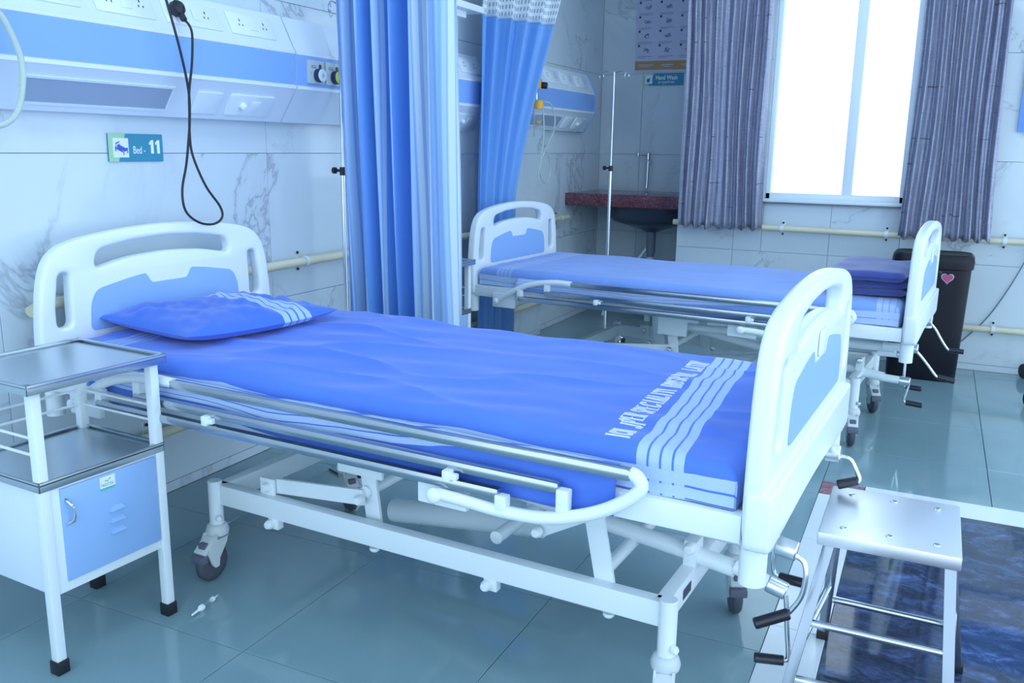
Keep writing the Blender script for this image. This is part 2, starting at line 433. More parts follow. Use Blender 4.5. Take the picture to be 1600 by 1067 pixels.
# pillar standing proud of the left wall
pl_ = wall('trim_pillar', (-.005, 4.46, 0), (.042, 5.66, E_TOP))
tiled(pl_, (.05, 0, 0), (0, 1, 0), (0, 0, 1), [4.45, 5.06, 5.67], zs, 'marble')
tiled(pl_, (0, 4.452, 0), (1, 0, 0), (0, 0, 1), [0, .05], zs, 'marble')
ce = struct(obox('ceiling', (-.15, -1.6, E_TOP), (4.6, 7.05, E_TOP+.1), 'ceiling', None, 0))

# floor
fl = struct(obox('floor', (-.15, -1.6, -.12), (4.6, 7.05, -.0085), 'joint', None, 0))
tiled(fl, (0, 0, 0), (1, 0, 0), (0, 1, 0), grid_cuts(0, 4.6, .39, .608), grid_cuts(-1.6, 6.9, 1.585, .618), 'floor',
      [(2.214, 4.6, -1.6, 3.61)])
def pave(lo, hi, m, name):
    tile(fl, basis((lo[0], lo[1], 0), (1, 0, 0), (0, 1, 0)), hi[0]-lo[0], hi[1]-lo[1], m, name)
for y0, y1 in ((-1.6, -.0), (0, 1.6), (1.6, 2.36), (2.36, 3.0), (3.0, 3.45)): pave((2.214, y0), (2.365, y1), 'strip', 'border_strip')
pave((2.214, 3.45), (2.375, 3.595), 'maroon_floor', 'corner_tile'); pave((2.214, 3.595), (2.375, 3.61), 'floor', 'tile')
for x0, x1 in ((2.375, 3.2), (3.2, 4.6)): pave((x0, 3.46), (x1, 3.61), 'strip', 'border_strip')
pave((2.365, -1.6), (4.6, 3.45), 'dark_stone', 'stone_inlay'); pave((2.375, 3.45), (4.6, 3.46), 'strip', 'border_strip')

# window
wf = struct(thing('window_1', '', '')); del wf['label']; del wf['category']
bm = bmesh.new()
for lo, hi in (((WX0, 6.03, .99), (WX0+.03, 6.10, WZ1)), ((WX1-.03, 6.03, .99), (WX1, 6.10, WZ1)),
               ((WX0, 6.03, .99), (WX1, 6.10, 1.035)), ((WX0, 6.03, WZ1-.045), (WX1, 6.10, WZ1))): box(bm, lo, hi, .004)
fin('window_frame', bm, 'sill', wf, 40)
obox('mullion', (1.955, 6.035, 1.035), (2.015, 6.095, WZ1-.045), 'sill', wf, .004)
obox('window_sill', (WX0-.015, 5.965, .978), (WX1+.015, 6.03, .998), 'sill', wf, .003)
obox('sill_stone', (WX0-.015, 5.97, .966), (WX1+.015, 6.03, .978), 'sill_dark', wf, .001)
obox('pane', (WX0+.03, 6.062, 1.035), (1.955, 6.066, WZ1-.045), 'glass', wf, 0)
obox('pane', (2.015, 6.062, 1.035), (WX1-.03, 6.066, WZ1-.045), 'glass', wf, 0)

# ceiling lights (real panels above the beds)
M_['lamp'] = mat('lamp', (1, 1, 1), .5); NT(M_['lamp']).p.inputs['Emission Color'].default_value = (*LIGHT_COL, 1)
NT(M_['lamp']).p.inputs['Emission Strength'].default_value = LIGHT_E
lamp0 = None
for i, (x, y, where) in enumerate([(1.2, .6, 'nearest the camera side'), (1.3, 2.9, 'above the foot of bed 11'), (3.3, .6, 'over the dark stone inlay, near end'),
                            (3.3, 3.0, 'over the stool and dark inlay'), (2.0, 4.9, 'in front of the window')]):
    lab = 'square white recessed ceiling light panel ' + where
    if lamp0 is None:
        lamp0 = thing('ceiling_light', lab, 'light', (x, y, E_TOP), 0, 'ceiling light panels')
        bm = bmesh.new()
        for lo, hi in (((-.3, -.3, -.02), (.3, -.28, 0)), ((-.3, .28, -.02), (.3, .3, 0)), ((-.3, -.28, -.02), (-.28, .28, 0)), ((.28, -.28, -.02), (.3, .28, 0))): box(bm, lo, hi, .002)
        fin('frame', bm, 'paint', lamp0, 40); obox('diffuser', (-.28, -.28, -.012), (.28, .28, -.002), 'lamp', lamp0, 0)
    else:
        c = copy_tree(lamp0); c.location = (x, y, E_TOP); c['label'] = lab

# handrails
def handrail(label, pts, clips, group, r=.019):
    o = thing('handrail', label, 'handrail', pts[0]); base = Vector(pts[0]); bpts = [Vector(p)-base for p in pts]
    otube('rail_pipe', bpts, r, 'cream', o, 14)
    for (p, n) in clips:
        p = Vector(p)-base; n = Vector(n); t = Vector((0, 0, 1)); s = n.cross(t)
        bm = bmesh.new(); a = []
        for k in range(9):
            an = PI*k/8-PI/2; a.append(p+n*(math.cos(an)*(r+.002))+t*math.sin(an)*(r+.002))
        A = [bm.verts.new(q+s*.011) for q in a]; B = [bm.verts.new(q-s*.011) for q in a]
        A2 = [bm.verts.new(q+s*.011+(q-p).normalized()*.003) for q in a]; B2 = [bm.verts.new(q-s*.011+(q-p).normalized()*.003) for q in a]
        for k in range(8):
            bm.faces.new((A2[k], A2[k+1], B2[k+1], B2[k])); bm.faces.new((A[k], A[k+1], A2[k+1], A2[k])); bm.faces.new((B[k], B[k+1], B2[k+1], B2[k]))
        w = p-n*.045
        box(bm, (-.011, -.045, 0), (.011, .045, .004), 0, basis(p-n*(.045), s, t))
        cp = fin('clip', bm, 'clip', o, 40)
        for sg in (-1, 1): olathe('screw', [(.001, 0), (.007, 0), (.006, .004), (.001, .005)], 'shadow_hole', cp, p-n*.04+t*sg*.036, n, 10)
    return o
RXw = .048
handrail('upper cream pipe handrail along the tiled bed-head wall', [(RXw+.006, 1.76, .785), (RXw, 1.80, .80), (RXw, 4.38, .80), (.098, 4.44, .80), (.098, 5.68, .80), (RXw, 5.75, .80), (RXw, 6.15, .80)],
         [((RXw, y, .80), (1, 0, 0)) for y in (2.0, 3.08, 4.0, 6.0)], '')
handrail('lower cream pipe handrail along the bed-head wall near the floor', [(RXw, 1.8, .26), (RXw, 4.38, .26), (.098, 4.44, .26), (.098, 5.68, .26), (RXw, 5.75, .26), (RXw, 6.8, .26)],
         [((RXw, y, .26), (1, 0, 0)) for y in (2.2, 3.3, 6.2)], '')
handrail('upper cream pipe handrail under the window', [(.90, 5.952, .82), (1.6, 5.952, .81), (4.5, 5.952, .79)],
         [((x, 5.952, z), (0, -1, 0)) for x, z in ((1.11, .817), (1.621, .81), (2.248, .806), (2.895, .80), (3.6, .796))], '')
handrail('lower cream pipe handrail below the window beside the bin', [(1.0, 5.952, .27), (4.5, 5.952, .27)],
         [((x, 5.952, .27), (0, -1, 0)) for x in (1.6, 2.25, 2.895, 3.6)], '')

# ------------------------------------------------------------------ headwall service panels
PROF = [(.004, 1.39), (.055, 1.385), (.136, 1.508), (.145, 1.516), (.145, 1.528), (.140, 1.531), (.140, 1.647), (.145, 1.650), (.145, 1.660), (.136, 1.670), (.075, 1.795), (.004, 1.80)]
def prism_y(bm, prof, y0, y1, dz=0):
    A = [bm.verts.new((x, y0, z+dz)) for x, z in prof]; B = [bm.verts.new((x, y1, z+dz)) for x, z in prof]; n = len(prof)
    for i in range(n): bm.faces.new((A[i], A[(i+1) % n], B[(i+1) % n], B[i]))
    bm.faces.new(A); bm.faces.new(list(reversed(B)))
def slope_m(y, s, up, dz=0):
    """frame on the sloping face: X along +y, Y up the slope, Z outward; s = metres up the slope from its lower edge"""
    a, b = (Vector((.136, 0, 1.670)), Vector((.075, 0, 1.795))) if up else (Vector((.055, 0, 1.385)), Vector((.136, 0, 1.508)))
    d = (b-a).normalized(); return basis(a+d*s+Vector((0, y, dz)), (0, 1, 0), d)
def plate(parent, y0, y1, up, s0=.022, s1=.112, dz=0, kind=None, th=.006):
    m = slope_m(0, 0, up, dz)
    pts = rounded([(y0, s0), (y1, s0), (y1, s1), (y0, s1)], .008, 3)
    nm = {'s2': 'socket_plate', 's1': 'socket_plate', 'dial': 'dial_plate', 'blank': 'blank_plate', 'wide': 'socket_plate'}[kind]
    o = flat(nm, [pts], th, 'socket_white', parent, m @ Matrix.Translation((0, 0, th/2)), .0018, 1)
    def holes(cy, cs):
        bm = bmesh.new()
        for dy, ds, w, h in ((0, .013, .0045, .010), (-.0095, -.006, .004, .008), (.0095, -.006, .004, .007)):
            box(bm, (cy+dy-w/2, cs+ds-h/2, th-.0005), (cy+dy+w/2, cs+ds+h/2, th+.0006), 0, m)
        fin('socket_holes', bm, 'shadow_hole', o)
    c = (y0+y1)/2; w = y1-y0; cs = (s0+s1)/2
    if kind in ('s2', 'wide'):
        holes(y0+w*.25, cs); holes(y0+w*.78, cs)
        bm = bmesh.new(); box(bm, (c-w*.07, cs-.022, th), (c+w*.10, cs+.018, th+.004), .001, m); fin('switch', bm, 'socket_white', o, 40)
    if kind == 's1':
        holes(y0+w*.74, cs+.002); bm = bmesh.new(); box(bm, (c-w*.02, cs-.022, th), (c+w*.12, cs+.018, th+.004), .001, m); fin('switch', bm, 'socket_white', o, 40)
    if kind == 'dial':
        bm = bmesh.new(); lathe(bm, [(.013, 0), (.013, .012), (.010, .018), (.002, .019)], 18, m @ Matrix.Translation((y0+w*.32, cs, th))); fin('dial', bm, 'plastic', o, 40)
        bm = bmesh.new(); box(bm, (c+w*.02, cs-.020, th), (c+w*.2, cs+.02, th+.004), .001, m); fin('switch', bm, 'socket_white', o, 40)
    return o
def headwall(label, y0, y1, dz, tops, bots, diff, caps=()):
    o = thing('headwall_panel', label, 'wall panel', (0, 0, 0))
    bm = bmesh.new(); prism_y(bm, PROF, y0, y1, dz); fin('housing', bm, 'hw_white', o, 30)
    obox('blue_band', (.1385, y0+.001, 1.5315+dz), (.1415, y1-.001, 1.6465+dz), 'hw_blue', o, 0)
    for a, b, k in tops: plate(o, a, b, True, kind=k, dz=dz)
    for a, b, k in bots: plate(o, a, b, False, kind=k, dz=dz)
    if diff:
        m = slope_m(0, 0, False, dz); a, b = diff
        fr = flat('lamp_frame', [[(a-.008, .022), (b+.008, .022), (b+.008, .118), (a-.008, .118)], [(a, .03), (a, .11), (b, .11), (b, .03)]], .004, 'hw_white', o, m @ Matrix.Translation((0, 0, .002)))
        bm = bmesh.new(); box(bm, (a, .03, .0), (b, .11, .001), 0, m); fin('lamp_diffuser', bm, 'diffuser', o)
    for y in caps:
        bm = bmesh.new(); cx, cz = .07, 1.59
        prism_y(bm, [(cx+(x-cx)*1.06 if x > .01 else x, cz+(z-cz)*1.05) for x, z in PROF], y-.004, y+.008, dz); fin('end_cap', bm, 'hw_blue', o)
    return o
headwall('long white and blue service panel above bed 11, with sockets', 0.6, 2.945, 0, [(1.30, 1.62, 'wide'), (1.66, 1.975, 'blank'), (2.03, 2.265, 's2'), (2.31, 2.57, 's1'), (2.615, 2.86, 's2')],
         [(2.44, 2.565, 'blank'), (2.605, 2.845, 'dial')], (1.775, 2.325))
hb = headwall('white and blue service panel running behind the striped curtain to the shelf', 2.952, 4.62, 0, [(4.10, 4.32, 's2'), (4.35, 4.58, 's2')],
         [(4.10, 4.30, 'blank'), (4.34, 4.58, 'dial')], None)
headwall('shorter white and blue service panel in the corner beside the sink alcove', 5.05, 6.37, .034, [(5.50, 5.72, 's2'), (5.78, 5.99, 's2'), (6.05, 6.28, 's2')],
         [(5.88, 6.02, 'blank'), (6.07, 6.28, 'dial')], (5.30, 5.82), (6.372,))
def gas_outlet(y, label, ringm, open_):
    o = thing('gas_outlet', label, 'gas outlet', (.1415, y, 1.588)); g = 'gas outlets on the service panel'; o['group'] = g
    obox('face_plate', (0, -.052, -.046), (.012, .052, .046), 'outlet', o, .002)
    olathe('connector', [(.002, 0), (.027, 0), (.028, .01), (.026, .022), (.017, .023), (.016, .018), (.001, .018)], 'navy', o, (.012, .006, -.012), (1, 0, 0), 24)
    olathe('ring', [(.017, 0), (.025, 0), (.025, .003), (.017, .003)], ringm, o, (.0345, .006, -.012), (1, 0, 0), 24)
    olathe('core', [(.001, 0), (.010, 0), (.009, .010), (.001, .011)], 'outlet', o, (.030, .006, -.012), (1, 0, 0), 16)
    bm = bmesh.new(); box(bm, (.012, -.036, .024), (.0125, -.004, .027)); box(bm, (.012, -.036, .016), (.0125, -.004, .021)); box(bm, (.012, -.040, -.008), (.0125, -.037, 0)); fin('printed_marks', bm, 'greybar', o)
    olathe('badge', [(.001, 0), (.009, 0), (.009, .001), (.001, .001)], 'navy', o, (.012, .022, .024), (1, 0, 0), 16)
    return o
gas_outlet(3.068, 'square medical gas outlet with white-ringed dark knob', 'text', 0)
gas_outlet(3.182, 'square medical gas outlet with yellow-green ringed knob', 'yellow_green', 1)
def plug_and_cord():
    o = thing('power_cord', 'long black cable looping down from the socket above bed 11, with plug', 'cable', (.13, 2.37, 1.72))
    b = Vector((.13, 2.37, 1.72))
    m = slope_m(2.355, .067, True)
    bm = bmesh.new(); lathe(bm, [(.004, 0), (.022, 0), (.027, .012), (.025, .030), (.014, .040), (.002, .042)], 20, Matrix.Translation(-b) @ m @ Matrix.Translation((0, 0, .006))); bar(bm, Vector((.128, 2.357, 1.745))-b, Vector((.152, 2.362, 1.700))-b, .018, .018, .005); fin('plug', bm, 'black', o, 40)
    P = [(.150, 2.361, 1.704), (.170, 2.364, 1.685), (.182, 2.362, 1.65), (.185, 2.35, 1.56), (.18, 2.335, 1.47), (.175, 2.335, 1.40), (.17, 2.335, 1.32), (.18, 2.335, 1.25), (.188, 2.378, 1.15), (.190, 2.44, 1.075), (.190, 2.445, 1.035), (.190, 2.40, 1.016), (.190, 2.33, 1.028), (.190, 2.275, 1.07), (.188, 2.268, 1.14), (.18, 2.30, 1.22), (.17, 2.325, 1.29), (.18, 2.33, 1.38), (.19, 2.322, 1.47), (.20, 2.29, 1.58), (.20, 2.255, 1.70), (.17, 2.235, 1.85), (.12, 2.2, 2.1), (.03, 2.18, 2.3), (.006, 2.18, 2.6), (.006, 2.18, 2.89)]
    otube('cable', [Vector(p)-b for p in P], .0042, 'black', o, 8, 5)
plug_and_cord()
def sign(name, label, cat, origin, X, w, h, words, split=.22, num=None):
    o = thing(name, label, cat, origin); m = basis((0, 0, 0), X, (0, 0, 1))
    flat('plate', [rounded([(0, 0), (w, 0), (w, h), (0, h)], .002, 2)], .004, 'teal', o, m @ Matrix.Translation((0, 0, .002)))
    flat('green_corner', [[(0, 0), (w*split*.75, 0), (w*split*.95, h*.30), (w*split*1.15, h*.62), (w*split*1.4, h), (0, h)]], .0006, 'green', o, m @ Matrix.Translation((0, 0, .0044)))
    return o, m
so, sm = sign('bed_sign', 'small teal and green sign reading Bed 11 on the tiled wall', 'sign', (.002, 2.135, 1.232), (0, 1, 0), .232, .093, [])
flat('icon_plate', [[(.017, .014), (.080, .014), (.080, .078), (.017, .078)]], .003, 'paper', so, sm @ Matrix.Translation((0, 0, .0058)), 0)
for pts in ([(.024, .034), (.027, .034), (.027, .062), (.043, .068), (.043, .064), (.029, .058), (.029, .052), (.024, .050)],
            [(.030, .052), (.036, .050), (.046, .056), (.040, .059)], [(.029, .046), (.044, .055), (.068, .045), (.055, .038), (.055, .030), (.029, .042)],
            [(.057, .022), (.060, .022), (.060, .033), (.073, .037), (.073, .028), (.076, .028), (.076, .046), (.074, .047), (.057, .040)]):
    flat('bed_icon', [pts], .0006, 'bed_icon', so, sm @ Matrix.Translation((0, 0, .0076)))
text('lettering', 'Bed -', .036, 'text', so, sm @ Matrix.Translation((.100, .027, .0045)), sx=.70)
for kx in (0, .027): flat('numeral', [[(kx+.178, .027), (kx+.190, .027), (kx+.190, .073), (kx+.181, .073), (kx+.171, .064), (kx+.171, .056), (kx+.178, .060)]], .0010, 'text', so, sm @ Matrix.Translation((0, 0, .0048)))
so, sm = sign('hand_wash_sign', 'small teal Hand Wash sign under the poster in the alcove', 'sign', (.338, 6.898, 1.783), (1, 0, 0), .325, .092, [], .20)
flat('icon_plate', [[(.022, .014), (.080, .014), (.080, .078), (.022, .078)]], .003, 'paper', so, sm @ Matrix.Translation((0, 0, .0058)), 0)
flat('hand_icon', [[(.036, .030), (.048, .022), (.060, .034), (.058, .046), (.066, .056), (.062, .060), (.050, .050), (.046, .054), (.034, .044)]], .0006, 'bed_icon', so, sm @ Matrix.Translation((0, 0, .0076)))
text('lettering', 'Hand Wash', .045, 'text', so, sm @ Matrix.Translation((.105, .044, .0045)), sx=.80, bold=.0008)
text('small_lettering', 'हात धुण्याची जागा', .024, 'text', so, sm @ Matrix.Translation((.125, .015, .0045)), sx=.8)
# poster
po = thing('hand_wash_poster', 'tall printed hand-washing poster with orange foot band in the alcove', 'poster', (.27, 6.894, 1.885)); pm = basis((0, 0, 0), (1, 0, 0), (0, 0, 1))
flat('sheet', [[(0, 0), (.50, 0), (.50, .85), (0, .85)]], .003, 'poster', po, pm)
flat('orange_band', [[(.003, .015), (.497, .015), (.497, .082), (.003, .082)]], .0006, 'poster_orange', po, pm @ Matrix.Translation((0, 0, .002)))
bm = bmesh.new(); bd = bmesh.new()
for r in range(6):
    for c in range(3):
        x = .02+c*.165; y = .125+r*.105
        box(bm, (x, y-.012, .002), (x+.10+.02*random.random(), y-.008, .0026)); box(bm, (x, y-.022, .002), (x+.06+.05*random.random(), y-.019, .0026))
        box(bd, (x, y+.062, .002), (x+.016, y+.078, .0026))
        cx, cy = x+.07, y+.035
        for k in range(5):
            a = random.random()*PI; tube(bm, [(cx+math.cos(a)*.024+random.uniform(-.014, .014), cy+math.sin(a)*.02, .0024), (cx+random.uniform(-.02, .02), cy+random.uniform(-.012, .012), .0024), (cx-math.cos(a)*.026, cy-math.sin(a)*.018, .0024)], .0022, 4)
for v in bm.verts: v.co = pm @ v.co
for v in bd.verts: v.co = pm @ v.co
fin('printed_drawings', bm, 'greybar', po); fin('printed_numbers', bd, 'darkprint', po)
bm = bmesh.new()
for x, w in ((.03, .12), (.21, .10), (.37, .08)): box(bm, (x, .050, .0026), (x+w, .055, .0030), 0, pm); box(bm, (x+.01, .038, .0026), (x+w*.8, .042, .0030), 0, pm)
fin('band_print', bm, 'poster', po)
# notice at the right edge
no = thing('notice_board', 'blue-framed notice on the window wall right of the curtain', 'notice', (2.885, 5.985, 1.43)); nm = basis((0, 0, 0), (1, 0, 0), (0, 0, 1))
flat('board', [[(0, 0), (.5, 0), (.5, .52), (0, .52)]], .012, 'notice_blue', no, nm)
flat('paper', [[(.03, .02), (.47, .02), (.47, .22), (.03, .22)]], .001, 'paper', no, nm @ Matrix.Translation((0, 0, .007)))

# ------------------------------------------------------------------ sink alcove
tag(obox('sink_counter', (.0, 6.19, .885), (.913, 6.897, .975), 'maroon', None, .004), 'maroon speckled granite counter over the corner basin', 'counter')
bs = thing('wash_basin', 'dark slate basin hanging under the granite counter', 'basin', (.58, 6.52, .63))
bm = bmesh.new(); lathe(bm, [(.002, .06), (.05, .062), (.10, .085), (.20, .115), (.27, .135), (.30, .165), (.31, .254), (.002, .254)], 32)
for v in bm.verts: v.co.x *= 1.08; v.co.y *= .95
fin('bowl', bm, 'basin', bs, 50)
bm = bmesh.new(); tube(bm, [(0, 0, .07), (0, 0, -.10)], .035, 16); tube(bm, [(0, 0, -.10), (0, 0, -.13)], .028, 16); fin('trap', bm, 'pipe_grey', bs, 40)
otube('drain_pipe', [(0, 0, -.13), (0, 0, -.30), (0, 0, -.628)], .026, 'plastic', bs, 14)
otube('waste_hose', [(-.02, .0, -.05), (-.12, -.05, -.20), (-.28, -.08, -.42), (-.34, -.08, -.6)], .009, 'plastic', bs, 8, 4)
tp = thing('wall_tap', 'tall chrome wall tap with side lever above the counter', 'tap', (.43, 6.88, 1.2))
bm = bmesh.new(); cyl(bm, (0, .017, 0), (0, -.035, 0), .018); tube(bm, smoothpath([(0, -.04, .05), (0, -.04, .02), (0, -.04, -.02), (0, -.05, -.20)], 4), .012, 12); cyl(bm, (0, -.04, .02), (0, -.04, .075), .017); fin('body', bm, 'chrome', tp, 40)
bm = bmesh.new(); tube(bm, [(0, -.04, .055), (-.075, -.05, .06)], .007, 10); cyl(bm, (-.08, -.05, .045), (-.08, -.05, .075), .011); fin('lever', bm, 'chrome', tp, 40)
sp = tag(obox('soap_holder', (.805, 6.80, 1.02), (.84, 6.895, 1.05), 'chrome', None, .004), 'small chrome soap holder on the alcove wall beside the window curtain', 'holder')

# ------------------------------------------------------------------ IV poles
def iv_pole(label, x, y, top, knob, hookdir):
    o = thing('iv_pole', label, 'drip stand', (x, y, 0), 0, 'steel drip stands')
    otube('lower_tube', [(0, 0, .05), (0, 0, knob)], .0105, 'steel', o, 12)
    otube('upper_rod', [(0, 0, knob), (0, 0, top-.005)], .0065, 'chrome', o, 10)
    bm = bmesh.new(); cyl(bm, (0, 0, knob-.02), (0, 0, knob+.015), .014); cyl(bm, (-.012, 0, knob), (-.045, 0, knob), .006); cyl(bm, (-.035, 0, knob), (-.052, 0, knob), .014); fin('clamp_knob', bm, 'black', o, 40)
    for s in (-1, 1):
        d = Vector(hookdir)*s
        otube('hook', [Vector((0, 0, top-.01))+d*.0, Vector((0, 0, top))+d*.05, Vector((0, 0, top-.005))+d*.09, Vector((0, 0, top-.03))+d*.115, Vector((0, 0, top-.045))+d*.10, Vector((0, 0, top-.03))+d*.083, Vector((0, 0, top-.012))+d*.09], .0032, 'chrome', o, 8, 4)
    for k in range(4):
        a = k*PI/2+.4; e = Vector((math.cos(a)*.13, math.sin(a)*.13, .035))
        l = otube('leg', [(0, 0, .09), tuple(e*.5+Vector((0, 0, .05))), tuple(e)], .010, 'steel', o, 10, 3)
        bm = bmesh.new(); cyl(bm, (e[0]-.008, e[1], .022), (e[0]+.008, e[1], .022), .022, 14); fin('wheel', bm, 'black', l, 40)
    return o
iv_pole('steel drip stand at the left edge of the striped curtain beyond bed 11', .182, 3.19, 1.87, 1.19, (.25, -.97, 0))
iv_pole('thin steel drip stand beyond the second bed before the sink counter', .557, 5.6, 1.785, 1.176, (-.9, .1, 0))

# ------------------------------------------------------------------ cloth: curtains
def curtain(name, label, P, nu, nv, m, z0, z1, thick=.0, header=None, group=None):
    """P(u, v) -> point; u across 0..1, v 0 bottom .. 1 top"""
    o = thing(name, label, 'curtain', P(.5, 0), 0, group); b = Vector(P(.5, 0))
    def sheet(nm, va, vb, mm, n):
        me = D.meshes.new(nm); vs = []; fs = []; uvs = []
        for j in range(n+1):
            v = va+(vb-va)*j/n
            for i in range(nu+1):
                vs.append(Vector(P(i/nu, v))-b); uvs.append((i/nu, v))
        for j in range(n):
            for i in range(nu):
                a = j*(nu+1)+i; fs.append((a, a+1, a+nu+2, a+nu+1))
        me.from_pydata(vs, [], fs); ul = me.uv_layers.new(name='UVMap')
        for lp in me.loops: ul.data[lp.index].uv = uvs[lp.vertex_index]
        ob = link(nm, me, mm, o, True)
        md = ob.modifiers.new('solid', 'SOLIDIFY'); md.thickness = .0015
        return ob
    if header: sheet('cloth', 0, header, m, nv); sheet('net_header', header, 1, 'net', max(6, nv//4))
    else: sheet('cloth', 0, 1, m, nv)
    return o
def folds(u, seed, n, irr=.5):
    w = u*n+irr*noise.noise((u*n*.35, seed, 0))*1.6
    return math.sin(w*2*PI)*.75+.35*math.sin(w*2*PI*1.9+seed)+.5*noise.noise((u*n*1.1, seed+5, 0))
def c1(u, v):
    xl = .262-.05*v; xr = .80-.045*v; z = .35+v*(2.1)
    x = xl+(xr-xl)*u; a = .040+.012*math.sin(v*3)
    uu = u+.012*math.sin(v*5+u*9)*(1-v)
    f = folds(uu, 2.3, 6.2); f += .35*math.sin(uu*6.2*4*PI+v*2.2)*(1-v)*.5
    return (x+.012*math.cos(uu*6.2*2*PI), 3.085+a*f, z)
curtain('privacy_curtain', 'wide blue and pale striped privacy curtain hanging beyond bed 11', c1, 170, 60, 'curtain1', .35, 2.45, header=.93, group='blue privacy curtains')
def c2(u, v):
    z = .16+v*2.29; t = v
    k = max(0, min(1, (z-.9)/1.25)); k = k*k*(3-2*k)*.55+k*.45
    xl, yl = .185, 4.43+.01*k
    q = max(0, min(1, (z-1.0)/1.15))**1.25; xr, yr = .20+.225*q, 4.86+.09*q; k = .25+.75*q
    nz = noise.noise((u*3, v*2, 1))
    a = .018+.022*k
    f = folds(u+.03*math.sin(v*4)*(1-v), 7.1, 5.2)
    x = xl+(xr-xl)*u; y = yl+(yr-yl)*u; n = Vector((-(yr-yl), (xr-xl), 0)).normalized()
    x = max(.160, x-n.x*a*f); return (x, y-n.y*a*f, z)
def z_net(u): return 1.0
curtain('privacy_curtain', 'plain blue privacy curtain with net top gathered behind the second bed headboard', c2, 130, 60, 'curtain2', .16, 2.45, header=.80, group='blue privacy curtains')
def gray(x0b, x1b, x0t, x1t, seed, n, y=5.888):
    def P(u, v):
        z = .80+v*1.62; a = x0b+(x0t-x0b)*v; b = x1b+(x1t-x1b)*v; f = folds(u+.015*math.sin(v*6+u*7)*(1-v*.6), seed, n)
        hem = .012*math.sin(u*n*2*PI+1)*(1-v)**6
        sq = .05*math.sin((u-.5)*PI)*math.sin(v*PI)*.2
        return (a+(b-a)*u-sq, y+.030*f, z+hem)
    return P
curtain('window_curtain', 'silver-grey crinkled curtain at the left side of the window', gray(.955, 1.495, .935, 1.482, 3.3, 7.3), 150, 40, 'silver', .8, 2.4, group='silver-grey window curtains')
curtain('window_curtain', 'silver-grey crinkled curtain at the right side of the window, above the black bin', gray(2.315, 2.815, 2.33, 2.775, 9.4, 7.6, 5.872), 150, 40, 'silver', .8, 2.4, group='silver-grey window curtains')
rd = thing('curtain_rod', 'steel rod carrying the silver-grey window curtains', 'curtain rod', (1.9, 5.88, 2.43))
otube('rod', [(-1.05, 0, 0), (1.05, 0, 0)], .012, 'steel', rd)
for x in (-1.0, 0, 1.0): bm = bmesh.new(); bar(bm, (x, 0, 0), (x, .118, 0), .02, .02); fin('bracket', bm, 'steel', rd, 40)
for nm_, a, b, lab in (('a', (.05, 3.085, 2.46), (2.6, 3.085, 2.46), 'steel ceiling track carrying the striped blue curtain'), ('b', (.06, 4.46, 2.46), (.62, 5.16, 2.46), 'steel ceiling track carrying the plain blue curtain')):
    o = thing('curtain_track', lab, 'curtain rail', a); A = Vector(a); B = Vector(b)-A
    otube('track', [(0, 0, 0), B], .012, 'steel', o)
    for t in (.08, .92): p = B*t; otube('hanger', [p, p+Vector((0, 0, E_TOP-2.46))], .006, 'steel', o, 8)

# monitor shelf
ms = thing('monitor_shelf', 'white bracket shelf on the wall between the two curtains', 'shelf', (.02, 4.06, 1.99))
obox('shelf_board', (.0, -.30, -.02), (.28, .22, .012), 'paint', ms, .004); obox('drawer', (.02, -.26, -.055), (.24, .10, -.021), 'paint', ms, .003)
obox('support_post', (.10, -.235, -.20), (.14, -.195, -.0555), 'paint', ms, .003); obox('wall_bracket', (-.018, -.25, -.185), (.11, -.18, -.15), 'paint', ms, .003)
bm = bmesh.new(); cyl(bm, (.14, -.20, -.17), (.14, -.175, -.17), .022); bar(bm, (.165, -.18, -.13), (.165, -.17, -.22), .02, .03); fin('clamp_handle', bm, 'black', ms, 40)
mo = thing('patient_monitor', 'pale monitor box with yellow and black markings on the wall shelf', 'monitor', (.03, 4.05, 2.004))
obox('casing', (0, -.25, 0), (.20, .12, .22), 'plastic', mo, .008)
obox('yellow_label', (.2005, -.08, .006), (.2015, -.035, .022), 'yellow_green', mo, 0)
text('model_text', '8000', .026, 'darkprint', mo, basis((.2006, -.02, .006), (0, 1, 0), (0, 0, 1)))
olathe('round_key', [(.001, 0), (.014, 0), (.012, .006), (.001, .006)], 'darkprint', mo, (.2, .085, .012), (1, 0, 0))

# suction regulator + tubes
def regulator(label, y, dz, ky=.026, jy=-.01):
    o = thing('suction_regulator', label, 'regulator', (.1465, y, 1.66+dz))
    olathe('gauge_body', [(.002, 0), (.028, 0), (.036, .01), (.036, .035), (.028, .042), (.002, .043)], 'yellow', o, (0, 0, 0), (1, 0, 0), 24)
    olathe('control_knob', [(.002, 0), (.021, 0), (.020, .03), (.017, .034), (.002, .034)], 'black', o, (.04, ky, -.010), (1, .25, -.1), 20)
    bm = bmesh.new(); cyl(bm, (.02, -.012, -.035), (.02, -.012, -.10), .009); fin('stem', bm, 'chrome', o, 40)
    olathe('jar_lid', [(.002, 0), (.031, 0), (.032, .045), (.026, .052), (.002, .052)], 'yellow', o, (.035, jy, -.155), (0, 0, 1), 22)
    olathe('jar', [(.002, 0), (.031, 0), (.033, .008), (.033, .168), (.002, .168)], 'jar', o, (.035, jy, -.325), (0, 0, 1), 22)
    olathe('jar_float', [(.002, 0), (.018, 0), (.018, .014), (.002, .014)], 'yellow', o, (.035, jy, -.245), (0, 0, 1), 16)
    return o
rg = regulator('yellow suction regulator with clear jar on the corner service panel', 5.27, .034)
